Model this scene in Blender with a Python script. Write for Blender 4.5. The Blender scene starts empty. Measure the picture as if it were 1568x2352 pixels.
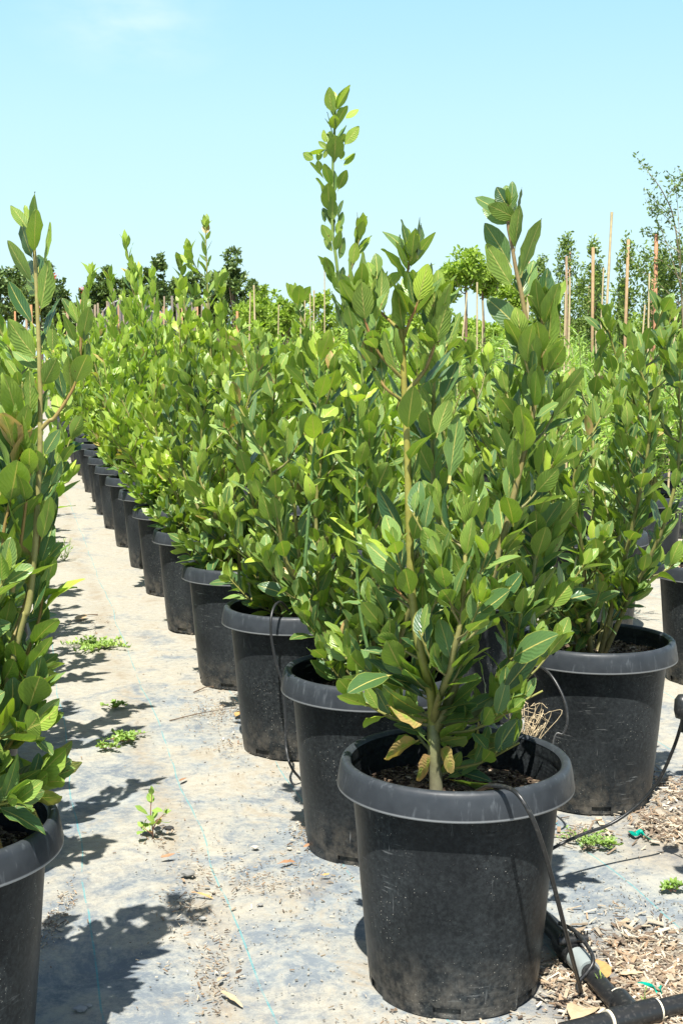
import bpy, math, random
import numpy as np
from mathutils import Vector, Matrix
R = math.radians
rnd = random.Random(7)
C = bpy.context.scene.collection
SC = bpy.context.scene

# ------------------------------------------------------------------ camera, sky, sun, exposure
F, TH, H = 2996.0, 0.116, 1.202            # focal length in picture units, downward pitch, height
cam = bpy.data.objects.new('camera', bpy.data.cameras.new('camera')); C.objects.link(cam)
cam.location = (0, 0, H); cam.rotation_euler = (R(90) - TH, 0, 0)
cam.data.sensor_fit = 'VERTICAL'; cam.data.sensor_height = 36; cam.data.lens = F / 2352 * 36
cam.data.clip_start = 0.05; cam.data.clip_end = 3000
SC.camera = cam

SUN_EL, SUN_AZ = 63, 10                     # elevation; shadows fall this many degrees right of +Y
W = bpy.data.worlds.new('World'); SC.world = W; W.use_nodes = True
nt = W.node_tree; nt.nodes.clear()
def wn(t, **k):
    n = nt.nodes.new(t)
    for a, b in k.items(): setattr(n, a, b)
    return n
sky = wn('ShaderNodeTexSky', sky_type='NISHITA', sun_disc=False)
sky.sun_elevation = R(SUN_EL); sky.sun_rotation = R(180 + SUN_AZ); sky.altitude = 20
sky.air_density = 1.0; sky.dust_density = 1.2; sky.ozone_density = 1.0
tc = wn('ShaderNodeTexCoord'); sx = wn('ShaderNodeSeparateXYZ')
grad = wn('ShaderNodeValToRGB'); ce = grad.color_ramp.elements     # pale cyan low sky, by elevation
ce[0].position = 0.0; ce[0].color = (.73, .955, .99, 1); ce[1].position = .30; ce[1].color = (.38, .715, 1.0, 1)
for q, cc_ in ((.08, (.65, .92, 1.0, 1)), (.17, (.55, .86, 1.03, 1)), (.235, (.46, .785, 1.02, 1))):
    e_ = ce.new(q); e_.color = cc_
sc_ = wn('ShaderNodeVectorMath', operation='SCALE'); sc_.inputs[3].default_value = 8.0
up = wn('ShaderNodeMapRange'); up.inputs[1].default_value = .27; up.inputs[2].default_value = .50; up.inputs[3].default_value = 1; up.inputs[4].default_value = 0
zen = wn('ShaderNodeMix', data_type='RGBA')
mp = wn('ShaderNodeMapping'); mp.inputs['Scale'].default_value = (3.0, 3.0, 7.0); mp.inputs['Location'].default_value = (0.55, 0.1, 0.35)
cn = wn('ShaderNodeTexNoise'); cn.inputs['Scale'].default_value = 5.0; cn.inputs['Detail'].default_value = 5
cr = wn('ShaderNodeMapRange'); cr.inputs[1].default_value = .35; cr.inputs[2].default_value = .75; cr.inputs[4].default_value = 1
cm = wn('ShaderNodeMix', data_type='RGBA'); cm.inputs[7].default_value = (8.0, 8.6, 8.9, 1)
bg = wn('ShaderNodeBackground'); bg.inputs[1].default_value = 0.07
out = wn('ShaderNodeOutputWorld')
L = nt.links.new
L(tc.outputs['Generated'], sx.inputs[0]); L(sx.outputs[2], grad.inputs[0]); L(grad.outputs[0], sc_.inputs[0]); L(sx.outputs[2], up.inputs[0])
L(up.outputs[0], zen.inputs[0]); L(sky.outputs[0], zen.inputs[6]); L(sc_.outputs[0], zen.inputs[7])
L(tc.outputs['Generated'], mp.inputs[0]); L(mp.outputs[0], cn.inputs['Vector'])
cd = wn('ShaderNodeVectorMath', operation='SUBTRACT'); cdir = Vector((-.150, .960, .238)).normalized(); cd.inputs[1].default_value = cdir
cs = wn('ShaderNodeVectorMath', operation='MULTIPLY'); cs.inputs[1].default_value = (1, 1, 2.0); cl_ = wn('ShaderNodeVectorMath', operation='LENGTH')
cq = wn('ShaderNodeMapRange'); cq.inputs[1].default_value = .085; cq.inputs[2].default_value = 0; cq.inputs[4].default_value = .55; cx = wn('ShaderNodeMath', operation='MULTIPLY')
L(tc.outputs['Generated'], cd.inputs[0]); L(cd.outputs[0], cs.inputs[0]); L(cs.outputs[0], cl_.inputs[0]); L(cl_.outputs['Value'], cq.inputs[0])
L(cn.outputs[0], cr.inputs[0]); L(cr.outputs[0], cx.inputs[0]); L(cq.outputs[0], cx.inputs[1]); L(cx.outputs[0], cm.inputs[0]); L(zen.outputs[2], cm.inputs[6])
L(cm.outputs[2], bg.inputs[0]); L(bg.outputs[0], out.inputs[0])

ld = Vector((math.sin(R(SUN_AZ)) * math.cos(R(SUN_EL)), math.cos(R(SUN_AZ)) * math.cos(R(SUN_EL)), -math.sin(R(SUN_EL))))
sl = bpy.data.lights.new('sun', 'SUN'); sl.energy = 5.0; sl.angle = R(0.53); sl.color = (1, .965, .89)
so = bpy.data.objects.new('sun', sl); C.objects.link(so); so.rotation_euler = ld.to_track_quat('-Z', 'Y').to_euler(); so.location = (0, -5, 20)
SC.view_settings.view_transform = 'Standard'; SC.view_settings.look = 'None'
SC.view_settings.exposure = 1.0; SC.view_settings.gamma = 1
SC.cycles.max_bounces = 8; SC.cycles.transparent_max_bounces = 8

# ------------------------------------------------------------------ helpers
ct, st = math.cos(TH), math.sin(TH)
def ray(px, py):
    a = (px - 784) / F; b = (1176 - py) / F
    return np.array([a, ct + b * st, -st + b * ct])
def atY(px, py, Y):
    d = ray(px, py); return d * (Y / d[1]) + np.array([0, 0, H])
def atZ(px, py, Z=0.0):
    d = ray(px, py); return d * ((Z - H) / d[2]) + np.array([0, 0, H])

def tag(o, label=None, cat=None, group=None, kind=None):
    if label: o['label'] = label
    if cat: o['category'] = cat
    if group: o['group'] = group
    if kind: o['kind'] = kind
    return o
def empty(name, loc, label, cat, group=None, rz=0):
    o = bpy.data.objects.new(name, None); C.objects.link(o); o.location = loc; o.rotation_euler = (0, 0, rz)
    o.empty_display_size = .1
    return tag(o, label, cat, group)
def link(name, me, parent=None, loc=None):
    o = bpy.data.objects.new(name, me); C.objects.link(o)
    if parent: o.parent = parent
    if loc is not None: o.location = loc
    return o

class MB:                                   # collects vertices/faces with uv + colour, builds one mesh
    def __init__(s): s.V = []; s.F = []; s.UV = []; s.COL = []; s.n = 0
    def add(s, V, Fa, uv=None, col=None):
        V = np.asarray(V, float); n = len(V)
        s.V.append(V); s.F.append(np.asarray(Fa, int) + s.n)
        s.UV.append(np.zeros((n, 2)) if uv is None else np.asarray(uv, float))
        if col is None: cc = np.ones((n, 4)) * .5
        else:
            col = np.asarray(col, float); cc = np.ones((n, 4)); cc[:, :3] = col
        s.COL.append(cc); s.n += n
    def mesh(s, name, mat, smooth=True, off=None):
        me = bpy.data.meshes.new(name)
        V = np.concatenate(s.V)
        if off is not None: V = V - np.asarray(off)
        UV = np.concatenate(s.UV); COL = np.concatenate(s.COL)
        ks = sorted({f.shape[1] for f in s.F}); loops = []; starts = []; tot = []; p = 0
        for k in ks:
            A = np.concatenate([f for f in s.F if f.shape[1] == k]); loops.append(A.ravel())
            starts.append(np.arange(len(A)) * k + p); tot.append(np.full(len(A), k)); p += A.size
        loops = np.concatenate(loops); starts = np.concatenate(starts); tot = np.concatenate(tot)
        me.vertices.add(len(V)); me.vertices.foreach_set('co', V.astype(np.float32).ravel())
        me.loops.add(len(loops)); me.loops.foreach_set('vertex_index', loops.astype(np.int32))
        me.polygons.add(len(starts)); me.polygons.foreach_set('loop_start', starts.astype(np.int32))
        try: me.polygons.foreach_set('loop_total', tot.astype(np.int32))
        except Exception: pass
        ul = me.uv_layers.new(name='UVMap'); ul.data.foreach_set('uv', UV[loops].astype(np.float32).ravel())
        ca = me.color_attributes.new('tint', 'FLOAT_COLOR', 'POINT'); ca.data.foreach_set('color', COL.astype(np.float32).ravel())
        me.polygons.foreach_set('use_smooth', np.full(len(starts), smooth))
        me.materials.append(mat); me.update(calc_edges=True); me.validate()
        return me
    def obj(s, name, mat, parent=None, smooth=True, off=None):
        return link(name, s.mesh(name, mat, smooth, off), parent)

def catmull(P, n):
    P = np.asarray(P, float); Q = np.vstack([2 * P[0] - P[1], P, 2 * P[-1] - P[-2]]); out = []
    for i in range(1, len(Q) - 2):
        for t in np.linspace(0, 1, n, endpoint=False):
            a, b, c, d = Q[i - 1], Q[i], Q[i + 1], Q[i + 2]
            out.append(.5 * ((2 * b) + (c - a) * t + (2 * a - 5 * b + 4 * c - d) * t * t + (3 * b - a - 3 * c + d) * t ** 3))
    out.append(P[-1]); return np.array(out)
def frames(P):
    T = np.gradient(P, axis=0); T /= np.linalg.norm(T, axis=1)[:, None] + 1e-12
    a = np.array([1., 0, 0]) if abs(T[0][0]) < .8 else np.array([0, 1., 0]); U = []
    for t in T:
        a = a - t * (a @ t); a = a / (np.linalg.norm(a) + 1e-12); U.append(a)
    U = np.array(U); return T, U, np.cross(T, U)
def tube(mb, P, r, seg=6, col=(.5, .5, .5), cap=True):
    P = np.asarray(P, float); n = len(P); r = np.ones(n) * np.asarray(r, float)
    T, U, B = frames(P); a = np.linspace(0, 2 * np.pi, seg, endpoint=False)
    V = (P[:, None] + r[:, None, None] * (np.cos(a)[None, :, None] * U[:, None] + np.sin(a)[None, :, None] * B[:, None])).reshape(-1, 3)
    i, j = np.meshgrid(np.arange(n - 1), np.arange(seg), indexing='ij'); j2 = (j + 1) % seg
    Fa = np.stack([i * seg + j, i * seg + j2, (i + 1) * seg + j2, (i + 1) * seg + j], -1).reshape(-1, 4)
    uv = np.stack([np.tile(np.linspace(0, 1, seg), n), np.repeat(np.linspace(0, 1, n), seg)], -1)
    col = np.asarray(col, float)
    cc = np.tile(col, (n * seg, 1)) if col.ndim == 1 else np.repeat(col, seg, 0)
    mb.add(V, Fa, uv, cc)
    if cap:
        mb.add(V[:seg], [list(range(seg))[::-1]], None, cc[:seg]); mb.add(V[-seg:], [list(range(seg))], None, cc[-seg:])
def lathe(mb, prof, seg=96, skip=None, col=(.5, .5, .5), wob=None):
    prof = np.asarray(prof, float); n = len(prof); a = np.linspace(0, 2 * np.pi, seg, endpoint=False)
    V = np.stack([prof[:, 0][:, None] * np.cos(a), prof[:, 0][:, None] * np.sin(a), np.repeat(prof[:, 1][:, None], seg, 1)], -1)
    if wob is not None:
        k = 1 + wob * np.sin(2 * a + 1.1); V[..., 0] *= k; V[..., 1] *= (2 - k)
    i, j = np.meshgrid(np.arange(n - 1), np.arange(seg), indexing='ij'); j2 = (j + 1) % seg
    Fa = np.stack([i * seg + j, i * seg + j2, (i + 1) * seg + j2, (i + 1) * seg + j], -1)
    if skip is not None: Fa = Fa[~skip(i, j)]
    uv = np.stack([np.tile(a / 6.2832, n), np.repeat(prof[:, 1], seg)], -1)
    mb.add(V.reshape(-1, 3), Fa.reshape(-1, 4), uv, np.tile(col, (n * seg, 1)))
def boxes(mb, P, S, A, col, tilt=None):     # many little boxes: centres, sizes, z rotations
    n = len(P); base = np.array([[x, y, z] for x in (-.5, .5) for y in (-.5, .5) for z in (-.5, .5)])
    V = base[None] * S[:, None]
    if tilt is not None:
        c, s = np.cos(tilt)[:, None], np.sin(tilt)[:, None]
        V = np.stack([V[..., 0] * c - V[..., 2] * s, V[..., 1], V[..., 0] * s + V[..., 2] * c], -1)
    c, s = np.cos(A)[:, None], np.sin(A)[:, None]
    V = np.stack([V[..., 0] * c - V[..., 1] * s, V[..., 0] * s + V[..., 1] * c, V[..., 2]], -1) + P[:, None]
    f = np.array([[0, 1, 3, 2], [4, 6, 7, 5], [0, 4, 5, 1], [2, 3, 7, 6], [0, 2, 6, 4], [1, 5, 7, 3]])
    Fa = (f[None] + 8 * np.arange(n)[:, None, None]).reshape(-1, 4)
    mb.add(V.reshape(-1, 3), Fa, None, np.repeat(col, 8, 0))

# ------------------------------------------------------------------ node materials
class M:
    def __init__(s, name):
        s.m = bpy.data.materials.new(name); s.m.use_nodes = True; s.t = s.m.node_tree; s.t.nodes.clear()
        s.out = s.t.nodes.new('ShaderNodeOutputMaterial')
    def n(s, typ, ins=None, **k):
        x = s.t.nodes.new('ShaderNode' + typ)
        for a, b in k.items(): setattr(x, a, b)
        for a, b in (ins or {}).items(): s.set(x.inputs[a], b)
        return x
    def set(s, sock, v):
        if hasattr(v, 'is_output'): s.t.links.new(v, sock)
        elif isinstance(v, bpy.types.Node): s.t.links.new(v.outputs[0], sock)
        else:
            if sock.type == 'RGBA' and len(v) == 3: v = (*v, 1)
            sock.default_value = v
    def math(s, op, a, b=0.0, c=0.0, clamp=False): return s.n('Math', {0: a, 1: b, 2: c}, operation=op, use_clamp=clamp).outputs[0]
    def mix(s, f, a, b, mode='MIX'):
        x = s.n('Mix', data_type='RGBA', blend_type=mode); s.set(x.inputs[0], f); s.set(x.inputs[6], a); s.set(x.inputs[7], b); return x.outputs[2]
    def ramp(s, v, lo, hi, a=0.0, b=1.0):
        return s.n('MapRange', {0: v, 1: lo, 2: hi, 3: a, 4: b}).outputs[0]
    def noise(s, vec, scale, detail=4, rough=.55, out=0, dist=0):
        return s.n('TexNoise', {'Vector': vec, 'Scale': scale, 'Detail': detail, 'Roughness': rough, 'Distortion': dist}).outputs[out]
    def co(s, w='Object'): return s.n('TexCoord').outputs[w]
    def map(s, v, scale=(1, 1, 1), rot=(0, 0, 0), loc=(0, 0, 0)):
        return s.n('Mapping', {0: v, 'Scale': scale, 'Rotation': rot, 'Location': loc}).outputs[0]
    def sep(s, v): return s.n('SeparateXYZ', {0: v}).outputs
    def bump(s, h, strength=.5, dist=.01): return s.n('Bump', {'Height': h, 'Strength': strength, 'Distance': dist}).outputs[0]
    def bsdf(s, col, rough=.5, normal=None, spec=.5, **k):
        b = s.n('BsdfPrincipled', {'Base Color': col, 'Roughness': rough, 'Specular IOR Level': spec})
        if normal is not None: s.set(b.inputs['Normal'], normal)
        for a, v in k.items(): s.set(b.inputs[a], v)
        return b.outputs[0]
    def done(s, sh): s.t.links.new(sh, s.out.inputs[0]); return s.m
    def attr(s, nm='tint'): return s.n('Attribute', attribute_name=nm)

def leaf_mat(name, top, top2, lime, under, rib=(.54, .47, .14), transl=.22, rough=.42, veins=True, bumps=True, spec=.4, edge=True):
    m = M(name); at = m.attr(); sp = m.n('SeparateColor', {0: at.outputs[0]}).outputs
    uv = m.sep(m.n('UVMap').outputs[0]); au = m.math('ABSOLUTE', m.math('SUBTRACT', uv[0], .5)); v = uv[1]
    col = m.mix(sp[0], top, top2); col = m.mix(sp[1], col, lime)
    un = m.mix(sp[1], m.mix(sp[0], under, tuple(min(1, x * 1.35) for x in under)), tuple(x * 1.05 for x in lime))
    back = m.n('NewGeometry').outputs['Backfacing']
    col = m.mix(back, col, un)
    nz = m.noise(m.co(), 60, 3); col = m.mix(m.ramp(nz, .35, .7, 0, .35), col, m.mix(1.0, col, (1.45, 1.3, 1.0), 'MULTIPLY'))
    fac = None; nrm = None
    if veins:
        w = m.math('ADD', m.math('SUBTRACT', m.math('MULTIPLY', v, 8.5), m.math('MULTIPLY', au, 6.5)), m.math('MULTIPLY', m.noise(m.co(), 40, 2), 1.6))
        fr = m.math('ABSOLUTE', m.math('SUBTRACT', m.math('FRACT', w), .5)); ve = m.ramp(fr, .05, .0, 0, 1)
        col = m.mix(m.math('MULTIPLY', ve, m.math('ADD', .10, m.math('MULTIPLY', back, .20))), col, m.mix(1.0, col, (2.4, 2.0, 1.9), 'MULTIPLY'))
        if bumps:
            hh = m.math('ADD', m.ramp(fr, 0, .5, 0, 1), m.math('MULTIPLY', m.noise(m.co(), 220, 2), .5)); nrm = m.bump(hh, .45, .0012)
    if edge: col = m.mix(m.ramp(au, .46, .49, 0, .75), col, (.30, .33, .07))
    rb = m.ramp(au, .034, .012, 0, 1); pet = m.ramp(v, .12, .10, 0, 1)
    col = m.mix(m.math('MULTIPLY', m.math('MAXIMUM', rb, pet), .85), col, rib)
    # yellowing / brown scorch carried by the blue channel, from the tip and margins in
    sc = m.math('MULTIPLY', sp[2], m.ramp(m.math('ADD', m.noise(m.co(), 45, 3), m.math('MULTIPLY', au, .8)), .45, .75, 0, 1))
    col = m.mix(sc, col, (.52, .33, .14))
    if veins:
        sv = m.n('TexVoronoi', {'Vector': m.co(), 'Scale': 75.0}); sr = m.n('SeparateColor', {0: sv.outputs[1]}).outputs[0]
        col = m.mix(m.math('MULTIPLY', m.math('LESS_THAN', sv.outputs[0], m.ramp(sr, .80, 1, 0, .22)), .75), col, (.16, .09, .04))
    b = m.bsdf(col, m.math('ADD', rough, m.math('MULTIPLY', back, .22)), nrm, spec)
    tr = m.n('BsdfTranslucent', {0: m.mix(1.0, col, (1.5, 1.7, .55), 'MULTIPLY')}).outputs[0]
    x = m.n('MixShader', {0: transl, 1: b, 2: tr}).outputs[0]
    return m.done(x)
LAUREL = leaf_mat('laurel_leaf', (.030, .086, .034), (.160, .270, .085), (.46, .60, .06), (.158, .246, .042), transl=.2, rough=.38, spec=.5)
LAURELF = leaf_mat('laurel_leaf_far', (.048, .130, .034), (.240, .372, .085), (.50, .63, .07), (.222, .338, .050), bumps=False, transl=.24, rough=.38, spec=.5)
WISP = leaf_mat('narrow_leaf', (.13, .24, .06), (.25, .38, .10), (.40, .55, .10), (.22, .34, .10), veins=False, edge=False, transl=.3)
DARK = leaf_mat('evergreen_leaf', (.06, .115, .045), (.15, .235, .085), (.20, .30, .05), (.06, .10, .03), veins=False, edge=False)
BRIGHT = leaf_mat('bright_tree_leaf', (.12, .21, .025), (.24, .36, .05), (.42, .50, .05), (.20, .30, .05), veins=False, edge=False, transl=.3)
MIDG = leaf_mat('young_tree_leaf', (.06, .12, .035), (.14, .22, .06), (.28, .38, .07), (.11, .17, .05), veins=False, edge=False, transl=.25)
CYP = leaf_mat('conifer_leaf', (.022, .058, .026), (.05, .10, .04), (.10, .16, .05), (.04, .08, .03), veins=False, edge=False)
WEED = leaf_mat('weed_leaf', (.12, .22, .06), (.20, .32, .08), (.35, .50, .10), (.20, .30, .09), veins=False, edge=False)

def stem_mat():
    m = M('stem_bark'); at = m.attr().outputs[0]; nz = m.noise(m.co(), 90, 4)
    sp = m.n('TexVoronoi', {'Vector': m.co(), 'Scale': 260.0}).outputs[0]
    c = m.mix(m.ramp(nz, .3, .7, 0, .6), at, m.mix(1.0, at, (.55, .5, .5), 'MULTIPLY'))
    c = m.mix(m.ramp(sp, .18, .10, 0, .35), c, (.40, .38, .25))
    return m.done(m.bsdf(c, .55, m.bump(nz, .4, .001)))
STEM = stem_mat()
def flat_mat(name, rough=.8, scale=40, var=.5, bump=.4, bd=.002, spec=.3):
    m = M(name); at = m.attr().outputs[0]; nz = m.noise(m.co(), scale, 5)
    c = m.mix(m.ramp(nz, .3, .7, 0, var), at, m.mix(1.0, at, (.5, .47, .43), 'MULTIPLY'))
    return m.done(m.bsdf(c, rough, m.bump(nz, bump, bd), spec))
CHIP = flat_mat('dry_debris', .85, 120); WOOD = flat_mat('stake_wood', .8, 30); STONE = flat_mat('stone', .85, 60)
DRYLEAF = flat_mat('dry_leaf', .6, 70, .5); RIBBON = flat_mat('plastic_ribbon', .35, 30, .2, .1)

def pot_mat():
    m = M('black_pot_plastic'); o = m.co(); ob = m.n('ObjectInfo').outputs['Random']
    off = m.n('CombineXYZ', {0: m.math('MULTIPLY', ob, 37.0), 1: m.math('MULTIPLY', ob, 91.0), 2: 0.0}).outputs[0]
    p = m.n('VectorMath', {0: o, 1: off}, operation='ADD').outputs[0]
    z = m.sep(o)[2]
    col = m.mix(m.noise(p, 7, 5), (.006, .007, .008), (.017, .0195, .022))
    mot = m.ramp(m.noise(p, 110, 6, .8), .42, .66); big_ = m.ramp(m.noise(p, 4, 5, .7), .35, .65, .25, 1)
    col = m.mix(m.math('MULTIPLY', m.math('MULTIPLY', mot, big_), .55), col, (.075, .088, .092))
    # scuffs: stretched thin scratches
    s1 = m.noise(m.map(p, (16, 16, 170), (0, .25, 0)), 1.0, 4, .65); s2 = m.noise(m.map(p, (120, 120, 9), (.2, .1, 0)), 1.0, 2)
    msk = m.ramp(m.noise(p, 6.5, 4), .53, .68); sc = m.math('MULTIPLY', m.ramp(s1, .60, .70), msk); sc2 = m.math('MULTIPLY', m.ramp(s2, .66, .75), m.ramp(m.noise(p, 9, 3), .54, .66))
    col = m.mix(m.math('MULTIPLY', m.math('MAXIMUM', sc, sc2), .6), col, (.26, .27, .27))
    # dust specks
    vo = m.n('TexVoronoi', {'Vector': p, 'Scale': 190.0}); rad = m.ramp(m.n('SeparateColor', {0: vo.outputs[1]}).outputs[0], .3, 1, 0, .17)
    spk = m.math('LESS_THAN', vo.outputs[0], m.math('MULTIPLY', rad, m.ramp(m.math('SUBTRACT', m.noise(p, 8, 3), m.math('MULTIPLY', z, .25)), .30, .55, .05, 1.25)))
    col = m.mix(m.math('MULTIPLY', spk, .7), col, (.42, .40, .35))
    # dry dirt splashed low on the wall
    low = m.math('MULTIPLY', m.ramp(z, .13, .0), m.ramp(m.noise(p, 28, 5, .7), .42, .68)); col = m.mix(m.math('MULTIPLY', low, .55), col, (.22, .19, .15))
    film = m.math('MULTIPLY', m.ramp(m.noise(p, 3.3, 5, .65), .40, .75), .10); col = m.mix(film, col, (.17, .19, .205))
    rg = m.math('ADD', .30, m.math('MULTIPLY', m.noise(p, 20, 4), .2))
    return m.done(m.bsdf(col, rg, m.bump(m.math('ADD', m.noise(p, 60, 4), m.math('MULTIPLY', m.noise(p, 6, 2), 2.0)), .18, .002), .11))
POT = pot_mat()
def rim_mat():
    m = M('pot_rim_plastic'); p = m.co(); z = m.sep(p)[2]
    col = m.mix(m.noise(p, 30, 5), (.017, .020, .025), (.045, .052, .060))
    s2 = m.noise(m.map(p, (90, 90, 12)), 1.0, 3, .6); col = m.mix(m.ramp(s2, .58, .76, 0, .30), col, (.20, .22, .24))
    col = m.mix(m.ramp(z, .4015, .3985, 0, .85), col, (.30, .31, .32))
    return m.done(m.bsdf(col, m.ramp(m.noise(p, 45, 3), .3, .7, .36, .55), m.bump(m.noise(p, 80, 3), .15, .001), .30))
RIM = rim_mat()
def soil_mat():
    m = M('potting_mix'); p = m.co(); v = m.n('TexVoronoi', {'Vector': m.map(p, (1, 1.6, 1)), 'Scale': 95.0}); r = m.n('SeparateColor', {0: v.outputs[1]}).outputs[0]
    c = m.mix(m.ramp(r, .25, .75), (.045, .030, .022), (.20, .145, .095)); c = m.mix(m.ramp(r, .86, .95), c, (.42, .34, .25))
    return m.done(m.bsdf(c, .9, m.bump(v.outputs[0], 1.0, .008), .2))
SOIL = soil_mat()
def soil_light():
    m = M('dry_bark_mulch'); p = m.co(); v = m.n('TexVoronoi', {'Vector': p, 'Scale': 60.0}); r = m.n('SeparateColor', {0: v.outputs[1]}).outputs[0]
    c = m.mix(m.ramp(r, .2, .8), (.22, .14, .09), (.55, .40, .28))
    return m.done(m.bsdf(c, .9, m.bump(v.outputs[0], 1.0, .01), .2))
SOILL = soil_light()
def black_tube():
    m = M('black_tube'); p = m.co(); c = m.mix(m.ramp(m.noise(p, 140, 3), .55, .8, 0, .5), (.016, .017, .018), (.12, .11, .10))
    return m.done(m.bsdf(c, .38, None, .5))
TUBE = black_tube()
def grey_plastic():
    m = M('grey_fitting'); p = m.co(); c = m.mix(m.noise(p, 30, 4), (.22, .26, .26), (.33, .36, .35)); return m.done(m.bsdf(c, .4))
GREY = grey_plastic()
def cream():
    m = M('dried_cement'); p = m.co(); c = m.mix(m.noise(p, 60, 4), (.62, .55, .40), (.78, .73, .60)); return m.done(m.bsdf(c, .7))
CREAM = cream()

ROWDIR = R(-14.04); rs, rc = math.sin(ROWDIR), math.cos(ROWDIR)     # rows run (rs, rc)
BX, BY = .218, 2.429
def ground_mat():
    m = M('weed_fabric_ground'); o = m.co(); x = m.sep(o)
    perp = m.math('SUBTRACT', m.math('MULTIPLY', m.math('SUBTRACT', x[0], BX), rc), m.math('MULTIPLY', m.math('SUBTRACT', x[1], BY), rs))
    along = m.math('ADD', m.math('MULTIPLY', x[0], rs), m.math('MULTIPLY', x[1], rc))
    rowc = m.n('CombineXYZ', {0: perp, 1: along, 2: 0.0}).outputs[0]
    # woven plastic: fine cross pattern
    wa = m.math('SINE', m.math('MULTIPLY', perp, 1900.0)); wb = m.math('SINE', m.math('MULTIPLY', along, 1200.0))
    weave = m.math('MULTIPLY', wa, wb)
    fab = m.mix(m.noise(rowc, 5, 5, .6), (.085, .105, .13), (.19, .22, .245))
    fab = m.mix(m.ramp(weave, -.2, 1, 0, .22), fab, (.34, .37, .39))
    big = m.noise(rowc, 1.9, 9, .72, 0, .7); mid = m.noise(m.map(rowc, (1, .75, 1)), 7.5, 10, .76, 0, .9); fine = m.noise(rowc, 38, 9, .82); thr = m.noise(m.map(rowc, (140, 420, 1)), 1.0, 3, .7); grain = m.noise(o, 420, 3, .7)
    # pale powdery film, then sandy dust, then brown soil
    pow_ = m.ramp(m.math('ADD', m.math('ADD', mid, m.math('MULTIPLY', fine, .6)), m.math('MULTIPLY', m.math('SUBTRACT', thr, .5), .35)), .70, .92)
    col = m.mix(m.math('MULTIPLY', pow_, .85), fab, (.33, .345, .325))
    dn = m.math('ADD', m.math('MULTIPLY', big, .75), m.math('ADD', m.math('MULTIPLY', mid, .40), m.math('MULTIPLY', m.math('SUBTRACT', m.math('MULTIPLY', fine, 1.5), .25), .24)))
    far = m.ramp(x[1], 2.8, 6.0, 0, .13)
    dust = m.ramp(m.math('ADD', dn, far), .645, .79); dust = m.math('MULTIPLY', dust, m.ramp(grain, .25, .6, .6, 1))
    sand = m.mix(m.ramp(grain, .35, .65), (.27, .225, .16), (.43, .385, .295)); sand = m.mix(m.ramp(fine, .4, .65), sand, (.385, .375, .32))
    col = m.mix(m.math('MULTIPLY', dust, .92), col, sand)
    # soil trail that gathers beside the second fabric seam and near the pot feet
    wob = m.math('MULTIPLY', m.math('SUBTRACT', m.noise(rowc, 1.7, 3), .5), .16)
    tr = m.ramp(m.math('ABSOLUTE', m.math('ADD', m.math('ADD', perp, .435), wob)), .075, .01)
    fe = m.ramp(m.math('ABSOLUTE', m.math('ADD', m.math('ADD', perp, .02), wob)), .34, .20)
    br = m.math('MAXIMUM', m.math('MULTIPLY', tr, m.ramp(mid, .42, .60)), m.math('MULTIPLY', fe, m.ramp(mid, .52, .66)))
    ma = m.math('MULTIPLY', m.ramp(m.math('ADD', x[0], m.math('MULTIPLY', mid, .25)), .42, .56), m.ramp(m.math('ADD', x[1], m.math('MULTIPLY', mid, .3)), 2.86, 2.68))
    mb_ = m.math('MULTIPLY', m.ramp(m.math('ADD', x[0], m.math('MULTIPLY', mid, .3)), .80, .95), m.math('MULTIPLY', m.ramp(x[1], 2.92, 3.05), m.ramp(x[1], 3.7, 3.5)))
    rt = m.math('MULTIPLY', m.math('MAXIMUM', ma, mb_), m.ramp(fine, .32, .5, .55, 1)); br = m.math('MAXIMUM', br, m.math('MULTIPLY', rt, .9))
    br = m.math('MAXIMUM', br, m.ramp(m.math('ADD', m.noise(rowc, 2.4, 6, .72), m.math('MULTIPLY', fine, .16)), .67, .78))
    br = m.math('MULTIPLY', br, m.ramp(grain, .30, .55, .35, 1))
    col = m.mix(m.math('MULTIPLY', br, .72), col, m.mix(m.ramp(fine, .35, .7), (.19, .145, .095), (.33, .27, .195)))
    # green stitched marker threads of the fabric, one every 305 mm
    wl = m.math('ADD', perp, m.math('MULTIPLY', m.math('SUBTRACT', m.noise(m.map(rowc, (0, 1, 0)), 1.3, 3), .5), .055))
    fr = m.math('SUBTRACT', m.math('FRACT', m.math('DIVIDE', m.math('ADD', wl, 10.0 - .177 + .1525 + 0.0), .305)), .5)
    ln = m.ramp(m.math('ABSOLUTE', fr), .0074, .0048)
    ln = m.math('MULTIPLY', ln, m.ramp(m.math('SINE', m.math('MULTIPLY', along, 900.0)), -.6, .2, .35, 1))
    ln = m.math('MULTIPLY', ln, m.ramp(m.noise(rowc, 7.5, 5, .7), .62, .50)); ln = m.math('MULTIPLY', ln, m.ramp(br, .8, .3))
    col = m.mix(m.math('MULTIPLY', ln, .85), col, (.07, .30, .32))
    hh = m.math('ADD', m.math('MULTIPLY', fine, .6), m.math('MULTIPLY', grain, .35))
    hh = m.math('ADD', hh, m.math('MULTIPLY', weave, .05)); hh = m.math('ADD', hh, m.math('MULTIPLY', m.noise(m.map(rowc, (1, 2.2, 1)), 7, 4), 2.2))
    # beyond the nursery block the ground is bare earth
    col = m.mix(m.ramp(x[1], 26, 34), col, (.27, .23, .17))
    return m.done(m.bsdf(col, .88, m.bump(hh, .55, .006), .25))
g = MB(); nx = [-1500, -60, -8, *np.linspace(-3.2, 3.2, 90), 8, 60, 1500]; ny = [-300, -3, *np.linspace(1.6, 9, 110), 14, 30, 90, 400, 2500]
GX, GY = np.meshgrid(nx, ny); bw = np.where((np.abs(GX) < 3.2) & (GY > 1.6) & (GY < 9), 1, 0)
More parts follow.
